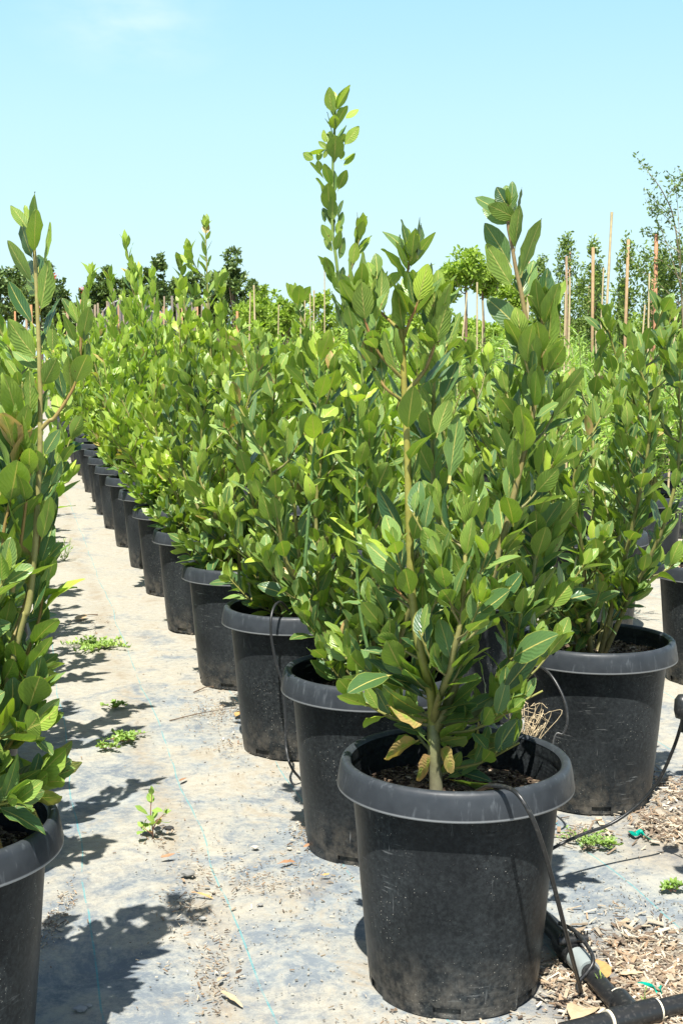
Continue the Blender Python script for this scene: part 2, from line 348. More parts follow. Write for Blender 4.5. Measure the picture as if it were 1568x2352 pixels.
GZ = bw * (.0025 * np.sin(GX * 9 + 2 * np.sin(GY * 3)) + .002 * np.sin(GY * 13 + 3 * np.sin(GX * 4)) - .004)
nX, nY = len(nx), len(ny); i, j = np.meshgrid(np.arange(nY - 1), np.arange(nX - 1), indexing='ij')
g.add(np.stack([GX, GY, GZ], -1).reshape(-1, 3), np.stack([i * nX + j, i * nX + j + 1, (i + 1) * nX + j + 1, (i + 1) * nX + j], -1).reshape(-1, 4))
tag(g.obj('ground', ground_mat()), kind='structure')

# ------------------------------------------------------------------ leaves
VS = {'hi': [-.13, -.02, .07, .2, .36, .54, .72, .87, .96, 1.0], 'mid': [-.13, 0, .2, .45, .72, 1.0], 'lo': [0, .3, .65, 1.0]}
US = {'hi': [-1, -.5, 0, .5, 1], 'mid': [-1, 0, 1], 'lo': [-1, 0, 1]}
def leafset(mb, P, D, N, Ln, ratio, tint, lod='hi', rs_=None, pet=.025, shape=.68, calm=1.):
    """P base points, D unit axes, N adaxial normals, Ln lengths, ratio width/length; arrays of n"""
    rg = rs_ or np.random.RandomState(1)
    vs = np.array(VS[lod]); us = np.array(US[lod]); n = len(P)
    vv = np.clip(vs, 0, 1); w = np.sin(np.pi * vv ** .92) ** shape; w = np.where(vv > .5, w * (1 - .12 * (vv - .5)), w); w = np.maximum(w, np.where(vs < .999, .035, .0)); w[vs < 0.01] = .05
    S = np.cross(D, N); S /= np.linalg.norm(S, axis=1)[:, None] + 1e-9; N = np.cross(S, D)
    fold = rg.uniform(-.02, .42, n); curl = rg.normal(-.05, .17, n); twi = rg.normal(0, .35, n); side = rg.normal(0, .05, n); fold = fold * (.3 + .7 * calm); curl = curl * calm; twi = twi * calm; ph = rg.uniform(0, 6.28, n); wa = rg.uniform(.0, .035, n)
    U, Vv = np.meshgrid(us, vs); Wd = np.repeat(w[:, None], len(us), 1)
    X = (U * Wd)[None] * (Ln * ratio / 2)[:, None, None]
    Vb = Vv[None] * np.ones((n, 1, 1))
    y = Vb * Ln[:, None, None]
    z = fold[:, None, None] * np.abs(X) + curl[:, None, None] * Ln[:, None, None] * np.clip(Vb, 0, 1) ** 2 + (wa * Ln)[:, None, None] * np.sin(Vb * 15 + ph[:, None, None]) * np.abs(U)[None] ** 2 * np.sign(U + .01)[None]
    z = z + twi[:, None, None] * X * np.clip(Vb, 0, 1)
    x = X + (side * Ln)[:, None, None] * np.clip(Vb, 0, 1) ** 2
    pts = P[:, None, None] + S[:, None, None] * x[..., None] + D[:, None, None] * (y + (.13 * Ln)[:, None, None])[..., None] + N[:, None, None] * z[..., None]
    nr, nc = len(vs), len(us); i, j = np.meshgrid(np.arange(nr - 1), np.arange(nc - 1), indexing='ij')
    f = np.stack([i * nc + j, i * nc + j + 1, (i + 1) * nc + j + 1, (i + 1) * nc + j], -1).reshape(-1, 4)
    # winding so that the face normal is the adaxial side (+N)
    Fa = (f[None] + (nr * nc) * np.arange(n)[:, None, None]).reshape(-1, 4)
    uv = np.stack([(U + 1) / 2, (Vv + .13) / 1.13], -1).reshape(-1, 2)
    mb.add(pts.reshape(-1, 3), Fa, np.tile(uv, (n, 1)), np.repeat(tint, nr * nc, 0))

class Plant:
    def __init__(s, seed, lod='hi'):
        s.rg = np.random.RandomState(seed); s.lod = lod; s.leaf = []; s.stems = [MB()]; s.ang = s.rg.uniform(0, 6.28)
        s.lime = 0.; s.ls = .80; s.calm = []
    def put(s, p, d, n, L, ratio, tint): s.leaf.append((p, d, n, L, ratio, tint))
    def shoot(s, P, r0, r1, L=.09, gap=.028, start=.1, a0=52, a1=28, tip=5, lime=.0, yel=.0, c0=(.20, .19, .08), c1=(.27, .27, .06), seg=7, ratio=.54, bias=None, newmesh=False, n=5):
        """a stem along P with spiral leaves and a tuft at its tip"""
        rg = s.rg; Q = catmull(P, n) if len(P) > 1 else P; ln = np.r_[0, np.cumsum(np.linalg.norm(np.diff(Q, axis=0), axis=1))]; tot = ln[-1]
        t = ln / tot; rad = r0 + (r1 - r0) * t ** .8; cc = np.array(c0)[None] * (1 - t[:, None]) + np.array(c1)[None] * t[:, None]
        if newmesh: s.stems.append(MB())
        tube(s.stems[-1], Q, rad, seg, cc)
        T, _, _ = frames(Q); pos = start * tot
        def at(d):
            k = np.array([np.interp(d, ln, Q[:, q]) for q in range(3)]); q = np.array([np.interp(d, ln, T[:, q]) for q in range(3)]); return k, q / np.linalg.norm(q)
        def one(d, ang, sz, newn=0.):
            p, tt = at(d); s.ang += 2.4 + rg.normal(0, .25)
            ref = np.array([1., 0, 0]) if abs(tt[0]) < .8 else np.array([0, 1., 0]); u = np.cross(tt, ref); u /= np.linalg.norm(u); v = np.cross(tt, u)
            o = u * math.cos(s.ang) + v * math.sin(s.ang); a = R(ang + rg.normal(0, 10))
            dd = tt * math.cos(a) + o * math.sin(a); dd = dd + np.array([0, 0, .22 + .25 * rg.rand()]); dd /= np.linalg.norm(dd)
            nn = tt * math.sin(a) - o * math.cos(a) + np.array([0, -.05, .12]) + rg.normal(0, .22, 3)
            nn -= dd * (nn @ dd); nn /= np.linalg.norm(nn) + 1e-9
            lm = min(1, max(0, lime + newn + rg.normal(0, .05))) if rg.rand() < .97 else .7
            ye = yel + (.9 if rg.rand() < .012 else 0)
            s.put(p + o * .002, dd, nn, L * s.ls * sz * rg.uniform(.7, 1.15), ratio * rg.uniform(.82, 1.15), (rg.rand(), lm, min(1, ye)))
        while pos < tot - .012:
            f = pos / tot; one(pos, a0 + (a1 - a0) * f, .8 + .25 * math.sin(3.1 * f), .10 * max(0, f - .6)); pos += gap * .76 * rg.uniform(.7, 1.3)
        for k in range(tip): one(tot - .004 * k, 14 + 6 * k, .62 + .07 * k, .22 - .04 * k)
        return Q, T
    def side(s, Q, T, f, ln, out_ang=40, toward=None, **k):
        """a side shoot leaving a stem at fraction f"""
        i = int(f * (len(Q) - 1)); p = Q[i]; t = T[i]; rg = s.rg; az = rg.uniform(0, 6.28) if toward is None else toward
        o = np.array([math.cos(az), math.sin(az), 0]); a = R(out_ang)
        d = t * math.cos(a) + o * math.sin(a); e = d * .6 + np.array([0, 0, .8]); e /= np.linalg.norm(e)
        P = [p, p + d * ln * .4, p + d * ln * .55 + e * ln * .45]
        k.setdefault('n', 3)
        return s.shoot(P, .0028, .0016, **k)
    def foliage_mb(s):
        mb = MB(); A = s.leaf
        leafset(mb, np.array([a[0] for a in A]), np.array([a[1] for a in A]), np.array([a[2] for a in A]), np.array([a[3] for a in A]), np.array([a[4] for a in A]), np.array([a[5] for a in A]), s.lod, s.rg)
        A = s.calm
        if A: leafset(mb, np.array([a[0] for a in A]), np.array([a[1] for a in A]), np.array([a[2] for a in A]), np.array([a[3] for a in A]), np.array([a[4] for a in A]), np.array([a[5] for a in A]), s.lod, s.rg, calm=.45)
        return mb
    def clear(s, pts, Y, w=14, y0=0, y1=9999):
        """drop leaves that would grow right across a traced stem, as pruned in the photo"""
        ys = [q[1] for q in pts]; xs_ = [q[0] for q in pts]; o = np.argsort(ys); ys = np.array(ys)[o]; xs_ = np.array(xs_)[o]; keep = []
        for a in s.leaf:
            ok = True
            for f in (.35, .7, 1.0):
                c = a[0] + a[1] * a[3] * f; v = c - [0, 0, H]; d = v[1] * ct - v[2] * st; u = v[1] * st + v[2] * ct; X, Yp = 784 + F * v[0] / d, 1176 - F * u / d
                if y0 < Yp < y1 and c[1] < Y + .01 and abs(X - np.interp(Yp, ys, xs_)) < w: ok = False
            if ok: keep.append(a)
        s.leaf = keep
    def hero(s, b, t, wpx, face, Y, dt=0., lime=None, yel=0., var=None, tw=0.):
        """one leaf from picture base b to tip t (at depth Y); its breadth wpx tells how far it turns; face +1 shows the upper side"""
        p = atY(b[0], b[1], Y); q = atY(t[0], t[1], Y + dt); d = q - p; L = np.linalg.norm(d); d /= L
        full = .47 * L; wreal = wpx * (Y / F); c = min(1., max(.08, wreal / full)); ratio = .47 if wreal < full else min(.75, wreal / L)
        view = (p + q) / 2 - np.array([0, 0, H]); view /= np.linalg.norm(view); nv = -view - d * (-view @ d); nv /= np.linalg.norm(nv)
        sd = np.cross(d, nv); ang = math.acos(c) * (1 if s.rg.rand() < .5 else -1); nn = (nv * math.cos(ang) + sd * math.sin(ang)) * face
        L0 = L / 1.13
        s.calm.append((p, d, nn, L0, ratio * 1.03, (s.rg.rand() * .8 if var is None else var, (.03 if lime is None else lime), yel)))

def finish(pl, name_loc, label, cat, group, mat=LAUREL, rz=0, off=(0, 0, 0), kind_name='bay_laurel'):
    t = empty(kind_name, name_loc, label, cat, group, rz)
    for s_ in pl.stems:
        if s_.n: s_.obj('stem', STEM, t, off=off)
    pl.foliage_mb().obj('foliage', mat, t, off=off)
    return t

def laurel_variant(seed, Ht=1.05, spread=.27, nst=6, lod='mid', dens=1.0, tall=None, lime=.03, L=.096, low=9, fmin=.12):
    """a random many-stemmed bay laurel, z = 0 at the soil"""
    p = Plant(seed, lod); rg = p.rg
    for k in range(nst):
        az = k * 6.28 / nst + rg.uniform(-.4, .4); h = Ht * rg.uniform(.72, 1.0); sp = spread * rg.uniform(.45, 1.05)
        if k == 0: h = Ht; sp *= .4
        if tall and k in (1, 4): h = tall * (1 if k == 1 else .88); sp *= .3
        if tall and tall > 1.3 and k in (2, 6): h = tall * .8; sp *= .6
        o = np.array([math.cos(az), math.sin(az), 0]); b = o * .025 + np.array([0, 0, -.02])
        P = [b, b + o * sp * .35 + [0, 0, h * .22], b + o * sp * .8 + [0, 0, h * .5], b + o * sp * (1.0 + rg.uniform(-.15, .15)) + [rg.normal(0, .02), rg.normal(0, .02), h * .78], b + o * sp * 1.02 + [rg.normal(0, .03), rg.normal(0, .03), h]]
        Q, T = p.shoot(P, .009, .0022, L=L, gap=.029 / dens, start=.14 + (fmin - .12), lime=lime * rg.uniform(.3, 2.0), n=4, seg=6)
        for q in range(int(6 * dens)):
            f = rg.uniform(fmin, .86); p.side(Q, T, f, rg.uniform(.09, .22) * (1.1 - .4 * f), rg.uniform(30, 62), L=L * .95, gap=.026, lime=lime * rg.uniform(0, 2.5), start=.25, tip=5, a0=55, seg=4)
    for k in range(low):                   # low twigs that spill towards the rim
        az = rg.uniform(0, 6.28); o = np.array([math.cos(az), math.sin(az), 0]); r = rg.uniform(.12, .24); z = rg.uniform(.03, .12)
        p.shoot([np.array([0, 0, z * .5]), o * r * .6 + [0, 0, z + .02], o * r + [0, 0, z + .10]], .004, .002, L=L, gap=.017, start=.25, a0=70, a1=45, n=3, seg=4)
    return p

# ------------------------------------------------------------------ pots
def pot_meshes():
    out = []
    for v in range(3):
        b = MB(); SG = 120; gaps = [set(range(int(c) - 3, int(c) + 3)) for c in (np.arange(6) * 20 + 7 + v * 3)]; allg = set().union(*gaps)
        outer = [(.150, .010), (.1625, .012), (.1640, .022), (.1660, .030), (.1725, .10), (.1815, .20), (.1895, .30), (.1972, .388), (.1985, .401)]
        skirt = [(.1615, .0), (.1632, .012), (.1640, .022)]
        lathe(b, outer[2:], SG)
        lathe(b, [(.1575, 0), (.1580, .022)], SG)
        lathe(b, skirt, SG, skip=lambda i, j: np.isin(j, list(allg)))
        inner = [(.2000, .440), (.1990, .425)]
        for k in range(7): inner += [(.1990 - .0008 * k, .418 - .007 * k), (.2003 - .0008 * k, .4145 - .007 * k)]   # moulded rings below the rim
        inner += [(.1925, .36), (.180, .22), (.162, .024), (.0, .022)]
        lathe(b, inner, SG)
        r = MB(); prof = [(.1990, .4015), (.2245, .3960), (.2262, .3962), (.2268, .399), (.2228, .424), (.2205, .436), (.2185, .443), (.2145, .4475), (.2095, .4490), (.2045, .4475), (.2003, .4415)]
        lathe(r, prof, SG)
        out.append((b.mesh('pot_body', POT), r.mesh('pot_rim', RIM)))
    return out
POTS = pot_meshes()
def soil_mesh(z, r, mat, seed):
    rg = np.random.RandomState(seed); b = MB(); seg = 48; rr = np.linspace(0, r, 9); V = []; a = np.linspace(0, 6.2832, seg, endpoint=False)
    for q, x in enumerate(rr): V.append(np.stack([x * np.cos(a), x * np.sin(a), z + rg.normal(0, .0035, seg) * (q > 0) + .012 * math.exp(-(x / .05) ** 2)], -1))
    V = np.concatenate(V); i, j = np.meshgrid(np.arange(8), np.arange(seg), indexing='ij'); j2 = (j + 1) % seg
    b.add(V, np.stack([i * seg + j, (i + 1) * seg + j, (i + 1) * seg + j2, i * seg + j2], -1).reshape(-1, 4))
    n = 420; x = rg.uniform(0, 1, n) ** .5 * (r - .008); t = rg.uniform(0, 6.28, n); P = np.stack([x * np.cos(t), x * np.sin(t), np.full(n, z + .004)], -1)
    S = np.stack([rg.uniform(.005, .018, n), rg.uniform(.003, .007, n), rg.uniform(.002, .004, n)], -1)
    boxes(b, P, S, rg.uniform(0, 6.28, n), np.ones((n, 3)) * .5, rg.normal(0, .35, n))
    return b.mesh('potting_soil', mat, smooth=False)
SOILS = [soil_mesh(.372, .196, SOIL, 3), soil_mesh(.398, .198, SOIL, 4), soil_mesh(.405, .198, SOILL, 5)]
def pot(x, y, label, group, soil=0, var=0, rz=0., sc=1.0, soilpart=True):
    t = empty('nursery_pot', (x, y, 0), label, 'plant pot', group, rz); t.scale = (sc,) * 3
    if y > 5: t.location.x += rnd.uniform(-.018, .018); t.location.y += rnd.uniform(-.02, .02)
    link('pot_body', POTS[var][0], t); link('rim', POTS[var][1], t)
    if soilpart: link('potting_soil', SOILS[soil], t)
    return t
ORD = ['first', 'second', 'third', 'fourth', 'fifth', 'sixth', 'seventh', 'eighth', 'ninth', 'tenth', 'eleventh', 'twelfth', 'thirteenth', 'fourteenth', 'fifteenth', 'sixteenth', 'seventeenth', 'eighteenth', 'nineteenth', 'twentieth', 'twenty-first', 'twenty-second', 'twenty-third', 'twenty-fourth']
Bpos = [(.218, 2.429), (.077, 3.153), (-.145, 3.991), (-.371, 4.834), (-.617, 5.836), (-.865, 6.761), (-1.082, 7.627), (-1.298, 8.493), (-1.53, 9.37)] + [(-1.53 + rs * .893 * k, 9.37 + rc * .893 * k) for k in range(1, 14)]
Cpos = [(.69 + rs * .893 * k, 3.514 + rc * .893 * k) for k in range(0, 18)]
Apos = [(-.69, 2.08), (-.93, 2.877)] + [(-.93 - .211 * k, 2.877 + .844 * k) for k in range(1, 18)]
GB, GC, GA = 'pots in the middle row beside the dusty aisle', 'pots in the right-hand laurel row', 'pots in the left-hand laurel row'
extraB = {0: 'large scuffed black nursery pot in the foreground with a drip tube over its rim', 1: 'black nursery pot right behind the foreground pot, partly hidden by it', 2: 'black nursery pot with a thin tube looping over its rim, third of the middle row', 3: 'black nursery pot with sunlit clean wall, fourth of the middle row from the camera'}
for k, (x, y) in enumerate(Bpos):
    pot(x, y, extraB.get(k, 'black nursery pot, %s from the camera in the middle row' % ORD[k]), GB, 0, k % 3, (k * 1.7) % 6.28)
for k, (x, y) in enumerate(Cpos):
    pot(x, y, 'wide black nursery pot with bark soil behind the foreground pot at right' if k == 0 else 'black nursery pot, %s from the camera in the right-hand laurel row' % ORD[k], GC, 1 if k == 0 else 0, (k + 1) % 3, (k * 2.1) % 6.28)
for k, (x, y) in enumerate(Apos):
    pot(x, y, 'black nursery pot cut off by the left edge in the foreground' if k == 0 else 'black nursery pot, %s from the camera in the left-hand laurel row' % ORD[k], GA, 0, (k + 2) % 3, (k * 1.3) % 6.28)
EXP = (1.00, 2.33)
pot(*EXP, 'black nursery pot past the right picture edge, nearest of the right-hand row', GC, 0, 1, 1.)

# ------------------------------------------------------------------ the foreground laurel (traced stems)
def px(pts, Y, dy=None):
    n = len(pts); dy = dy or [0] * n
    return [atY(a, b, Y + d) for (a, b), d in zip(pts, dy)]
X0, Y0 = Bpos[0]; SO = .372
p = Plant(11, 'hi'); base = np.array([X0 - .035, Y0, SO - .01])
g1 = (.23, .22, .15); yg = (.30, .30, .055); rd = (.30, .11, .045); kk = dict(c0=(.22, .22, .08), c1=yg)
trunk = [base, atY(996, 1720, Y0 - .01), atY(993, 1660, Y0)]
p.shoot(trunk, .014, .0115, start=.3, gap=.03, tip=0, c0=g1, c1=(.20, .22, .08), seg=12, L=.085)
# 1 thick yellow-green leader
s1 = px([(993, 1672), (990, 1600), (974, 1531), (960, 1473), (950, 1403), (943, 1333), (940, 1240), (937, 1123), (934, 1007), (928, 903), (925, 809), (920, 752)], Y0, [0, -.02, -.05, -.06, -.06, -.06, -.06, -.06, -.06, -.06, -.06, -.06])
YL = Y0 - .06
Q, T = p.shoot(s1, .0098, .0050, L=.092, gap=.034, start=.10, a0=50, a1=40, tip=0, newmesh=True, c0=(.25, .27, .07), c1=(.34, .30, .05), seg=12)
def sub(pts, Y, dys=None, r0=.0035, r1=.002, **k):
    k.setdefault('gap', .022); k.setdefault('start', .45); k.setdefault('tip', 6); k.setdefault('c1', rd); k.setdefault('c0', (.26, .25, .06)); return p.shoot(px(pts, Y, dys), r0, r1, n=4, **k)
sub([(922, 868), (885, 830), (864, 802), (843, 751), (827, 700)], YL, [0, -.02, -.03, -.03, -.03], lime=.06, L=.088)
sub([(911, 752), (885, 728), (860, 700), (866, 680)], YL, [0, .03, .05, .06], lime=.10, L=.095)
sub([(922, 919), (885, 891), (864, 856), (850, 830)], YL, [0, -.01, .0, .02], L=.08)
sub([(926, 777), (941, 737), (955, 707), (962, 684)], YL, [0, -.02, -.03, -.03], L=.092)
sub([(922, 752), (928, 700), (936, 623), (941, 590)], YL, [0, .03, .03, .03], r0=.005, L=.092, start=.35, gap=.03)
sub([(934, 900), (971, 856), (985, 828), (995, 798), (1000, 767), (1003, 735), (1006, 700)], YL, [0, -.0, .0, .0, .01, .02, .02], r0=.0045, L=.09, lime=.06)
sub([(1012, 1240), (996, 1120), (992, 1019), (995, 926), (997, 856)], Y0, [0.1, .08, .08, .08, .08], r0=.006, r1=.003, L=.095, start=.1, gap=.03, c0=(.2, .22, .08), c1=(.3, .3, .07))
sub([(948, 1390), (925, 1370), (905, 1350)], YL, None, L=.075, tip=4)
# 2 middle stem
p.stems.append(MB())
s2 = px([(993, 1660), (1010, 1600), (1032, 1543), (1041, 1496), (1053, 1450), (1060, 1403), (1065, 1333), (1068, 1263), (1067, 1215), (1066, 1190)], Y0, [0, -.06, -.11, -.13, -.14, -.14, -.14, -.13, -.12, -.12])
Q2, T2 = p.shoot(s2, .0085, .003, L=.088, gap=.023, start=.12, a0=50, a1=28, tip=6, c0=(.20, .20, .07), c1=(.30, .28, .08), seg=9)
# 3 tall right stem
p.stems.append(MB())
s3 = px([(995, 1690), (1030, 1610), (1070, 1500), (1094, 1416), (1117, 1357), (1133, 1311), (1159, 1218), (1178, 1141), (1206, 1031), (1224, 950), (1236, 890), (1247, 834), (1243, 780), (1244, 725)], Y0, [0, -.02, -.03, -.03, -.03, -.03] + [-.03] * 8)
Y3 = Y0 - .03
Q3, T3 = p.shoot(s3, .0105, .003, L=.092, gap=.026, start=.14, a0=50, a1=30, tip=6, c0=(.20, .20, .07), c1=(.28, .22, .07), seg=9)
s3b = px([(1238, 880), (1222, 800), (1208, 738), (1196, 671), (1185, 624), (1175, 566), (1166, 519), (1168, 486)], Y3)
p.shoot(s3b, .006, .0028, L=.09, gap=.5, start=.5, tip=0, c0=(.30, .26, .08), c1=(.26, .17, .09), seg=9)
# 4 far right stem
p.stems.append(MB())
s4 = px([(998, 1700), (1090, 1640), (1150, 1560), (1192, 1462), (1210, 1409), (1224, 1322), (1233, 1240), (1236, 1150), (1240, 1080)], Y0, [0, .02, .06, .1, .12, .13, .14, .14, .14])
Q4, T4 = p.shoot(s4, .008, .003, L=.095, gap=.024, start=.15, a0=50, a1=30, tip=6, c0=(.16, .18, .07), c1=(.24, .26, .07), seg=9)
for QQ, TT, fs in ((Q2, T2, (.15, .22, .3, .36, .42, .5, .55, .62, .7, .78)), (Q3, T3, (.12, .16, .2, .25, .3, .36, .42, .46, .5, .56, .62, .66, .7, .78)), (Q4, T4, (.12, .2, .26, .3, .36, .4, .46, .5, .55, .6, .68, .75)), (Q, T, (.08, .11, .15, .2, .26, .32, .38, .45))):
    for f in fs: p.side(QQ, TT, f, p.rg.uniform(.09, .17), p.rg.uniform(35, 60), L=.082, gap=.02, tip=5, start=.25)
for az, r, z in ((2.6, .15, .26), (3.3, .17, .24), (.3, .16, .08), (1.2, .2, .1), (5.9, .16, .10), (2.0, .15, .14), (3.0, .18, .34), (5.6, .16, .22), (.0, .2, .24)):
    o = np.array([math.cos(az), math.sin(az), 0]); b0 = base + [0, 0, z * .6]
    p.shoot([b0, b0 + o * r * .5 + [0, 0, .02], b0 + o * r + [0, 0, .07]], .004, .002, L=.085, gap=.019, start=.35, a0=62, a1=45, n=3, seg=5, tip=4)
p.clear([(990, 1600), (974, 1531), (950, 1403), (940, 1240), (937, 1123), (934, 1007), (928, 903), (925, 809), (920, 752)], YL + .02, 12, 790, 1580)
p.clear([(1005, 1640), (1032, 1543), (1053, 1450), (1065, 1333), (1068, 1240)], Y0 - .1, 4, 1250, 1600)
p.clear([(1133, 1311), (1159, 1218), (1178, 1141), (1206, 1031), (1224, 950)], Y3 + .02, 5, 960, 1300)
p.clear([(1000, 1820), (993, 1640)], Y0, 14, 1640, 1820)
def low_in_frame(a):                       # the crown narrows to the pot: no leaves out beside the rim
    v = a[0] + a[1] * a[3] - [0, 0, H]; d = v[1] * ct - v[2] * st; u = v[1] * st + v[2] * ct; X, Yp = 784 + F * v[0] / d, 1176 - F * u / d
    lim = np.interp(Yp, [1380, 1500, 1620, 1720, 1840], [1400, 1262, 1205, 1175, 1120]); lo = np.interp(Yp, [1380, 1600, 1680, 1780], [740, 780, 850, 890])
    return lo < X < lim
p.leaf = [a for a in p.leaf if low_in_frame(a)]
hl = p.hero
# top of the right leader
for b, t, w, f, dt in (((1185, 508), (1092, 450), 28, 1, .0), ((1190, 505), (1120, 467), 44, -1, -.03), ((1183, 512), (1106, 482), 42, 1, .03), ((1166, 478), (1138, 430), 36, 1, .0), ((1170, 472), (1160, 424), 34, 1, .02), ((1168, 478), (1166, 428), 14, -1, -.02),
                       ((1168, 492), (1182, 415), 26, 1, .0), ((1186, 492), (1190, 430), 5, 1, 0), ((1181, 578), (1192, 470), 29, -1, -.02), ((1172, 560), (1180, 462), 24, 1, .04), ((1175, 615), (1117, 512), 52, 1, .03), ((1180, 664), (1112, 562), 52, -1, -.03),
                       ((1195, 638), (1233, 500), 32, -1, .0), ((1190, 640), (1202, 575), 26, 1, .03), ((1203, 690), (1224, 596), 34, 1, .04), ((1193, 758), (1123, 680), 58, 1, .02), ((1185, 775), (1115, 690), 40, 1, .05),
                       ((1243, 740), (1222, 640), 38, -1, -.03), ((1247, 738), (1254, 612), 50, 1, .02), ((1250, 820), (1286, 668), 46, -1, -.03), ((1252, 730), (1300, 640), 26, -1, 0), ((1245, 735), (1270, 620), 26, 1, .03),
                       ((1242, 822), (1235, 734), 50, -1, -.05), ((1238, 844), (1206, 760), 50, -1, -.06), ((1255, 860), (1293, 790), 46, -1, -.05), ((1226, 940), (1230, 848), 36, -1, -.06), ((1206, 1015), (1196, 930), 52, -1, -.06), ((1178, 1210), (1168, 1135), 54, -1, -.07)):
    hl(b, t, w, f, Y3, dt)
# top clusters of the yellow leader
for b, t, w, f, dt, lm in (((945, 596), (951, 520), 32, -1, -.03, .05), ((942, 600), (924, 503), 22, 1, .0, .1), ((955, 592), (963, 496), 16, 1, .02, .1), ((958, 596), (968, 512), 20, 1, .03, .08), ((937, 626), (911, 553), 18, -1, -.01, .05), ((936, 600), (912, 536), 20, 1, .04, .1),
                           ((953, 690), (954, 612), 37, -1, -.04, .05), ((928, 768), (905, 650), 42, -1, -.05, .0), ((944, 728), (918, 668), 32, -1, -.06, .0), ((955, 722), (993, 655), 16, -1, -.04, .08), ((945, 680), (930, 620), 24, -1, -.02, .05), ((962, 690), (975, 612), 26, 1, .02, .45), ((960, 700), (1000, 610), 20, 1, .02, .15),
                           ((829, 690), (829, 600), 40, -1, -.04, .12), ((826, 720), (788, 638), 30, -1, -.05, .08), ((840, 724), (868, 624), 16, -1, -.02, .15), ((820, 722), (778, 618), 32, 1, .02, .2), ((836, 680), (842, 578), 30, 1, .03, .25), ((872, 706), (881, 624), 42, 1, .02, .25), ((865, 640), (868, 588), 28, 1, .05, .2), ((818, 690), (805, 588), 14, -1, .02, .15), ((850, 690), (860, 600), 26, 1, .05, .25),
                           ((862, 806), (850, 752), 38, -1, -.05, .0), ((856, 762), (874, 698), 30, -1, -.05, .10), ((860, 852), (835, 790), 28, -1, -.05, 0), ((914, 866), (880, 762), 22, -1, -.03, .0), ((880, 892), (858, 850), 18, -1, -.05, 0),
                           ((990, 805), (968, 757), 32, -1, -.05, .1), ((985, 820), (940, 764), 18, -1, -.05, .05), ((993, 800), (990, 735), 30, -1, -.04, .1), ((974, 850), (970, 815), 20, -1, -.06, .1), ((965, 890), (1043, 800), 22, 1, .0, 0), ((1006, 760), (1028, 650), 28, -1, -.02, .08), ((1000, 745), (984, 640), 30, 1, .02, .1), ((1022, 800), (1058, 720), 18, 1, .03, .15),
                           ((936, 992), (945, 890), 58, -1, -.06, 0), ((1002, 1005), (1025, 916), 48, -1, -.0, 0), ((945, 960), (930, 870), 44, 1, .06, 0), ((1012, 925), (1055, 832), 36, 1, .05, .05), ((1030, 1110), (1052, 950), 50, 1, .05, .05),
                           ((948, 1245), (960, 1175), 46, -1, -.06, 0), ((945, 1372), (925, 1300), 55, -1, -.06, 0), ((930, 1240), (866, 1118), 50, 1, .03, 0), ((1042, 1408), (1085, 1315), 56, -1, -.08, 0), ((1068, 1228), (1062, 1180), 36, -1, -.06, .05), ((1058, 1330), (1003, 1222), 44, -1, -.06, 0), ((930, 1330), (843, 1245), 55, 1, .02, .05), ((900, 1430), (830, 1332), 40, 1, .0, .1),
                           ((1170, 1515), (1250, 1462), 56, 1, -.1, 0), ((1145, 1600), (1245, 1480), 50, 1, .02, 0), ((900, 1550), (800, 1572), 34, 1, -.08, .05)):
    hl(b, t, w, f, YL, dt, lm)
for b, t, w, f, dt in (((985, 1610), (850, 1520), 34, 1, -.05), ((975, 1590), (905, 1490), 32, -1, -.06), ((985, 1640), (870, 1600), 30, 1, -.06), ((990, 1600), (930, 1530), 34, 1, -.08), ((1000, 1620), (1010, 1530), 32, -1, -.10), ((1005, 1650), (1100, 1560), 34, 1, -.08), ((1000, 1660), (1090, 1640), 30, 1, -.08), ((990, 1690), (905, 1660), 28, 1, -.02), ((1005, 1700), (1075, 1655), 32, -1, -.06), ((1010, 1780), (1060, 1730), 30, 1, -.04), ((1020, 1790), (1110, 1745), 34, 1, .0), ((1050, 1640), (1140, 1600), 34, 1, -.02), ((1020, 1600), (1060, 1500), 34, 1, -.1), ((960, 1570), (880, 1560), 26, 1, -.04)):
    hl(b, t, w, f, Y0, dt, .03)
# scorched low leaves above the rim
for b, t, w, f, dt, ye in (((980, 1655), (883, 1640), 40, -1, -.08, .8), ((962, 1700), (880, 1735), 38, -1, -.08, .85), ((994, 1738), (955, 1785), 44, -1, -.10, 1.0), ((1008, 1715), (1048, 1772), 46, -1, -.10, .75), ((1010, 1705), (1070, 1690), 34, 1, -.08, .1), ((1060, 1740), (1160, 1712), 34, 1, .0, .15), ((1110, 1690), (1180, 1700), 40, 1, .04, .1), ((1040, 1770), (1130, 1790), 26, 1, -.02, 0), ((1030, 1790), (1140, 1812), 14, 1, -.08, 0), ((1000, 1640), (1080, 1600), 40, 1, -.1, 0)):
    hl(b, t, w, f, Y0, dt, .12 if ye > .5 else 0, ye)
finish(p, (X0, Y0, SO), 'bay laurel in the foreground pot with a thick yellow-green stem and a tall right leader', 'shrub', 'bay laurels in the middle row', off=(X0, Y0, SO))

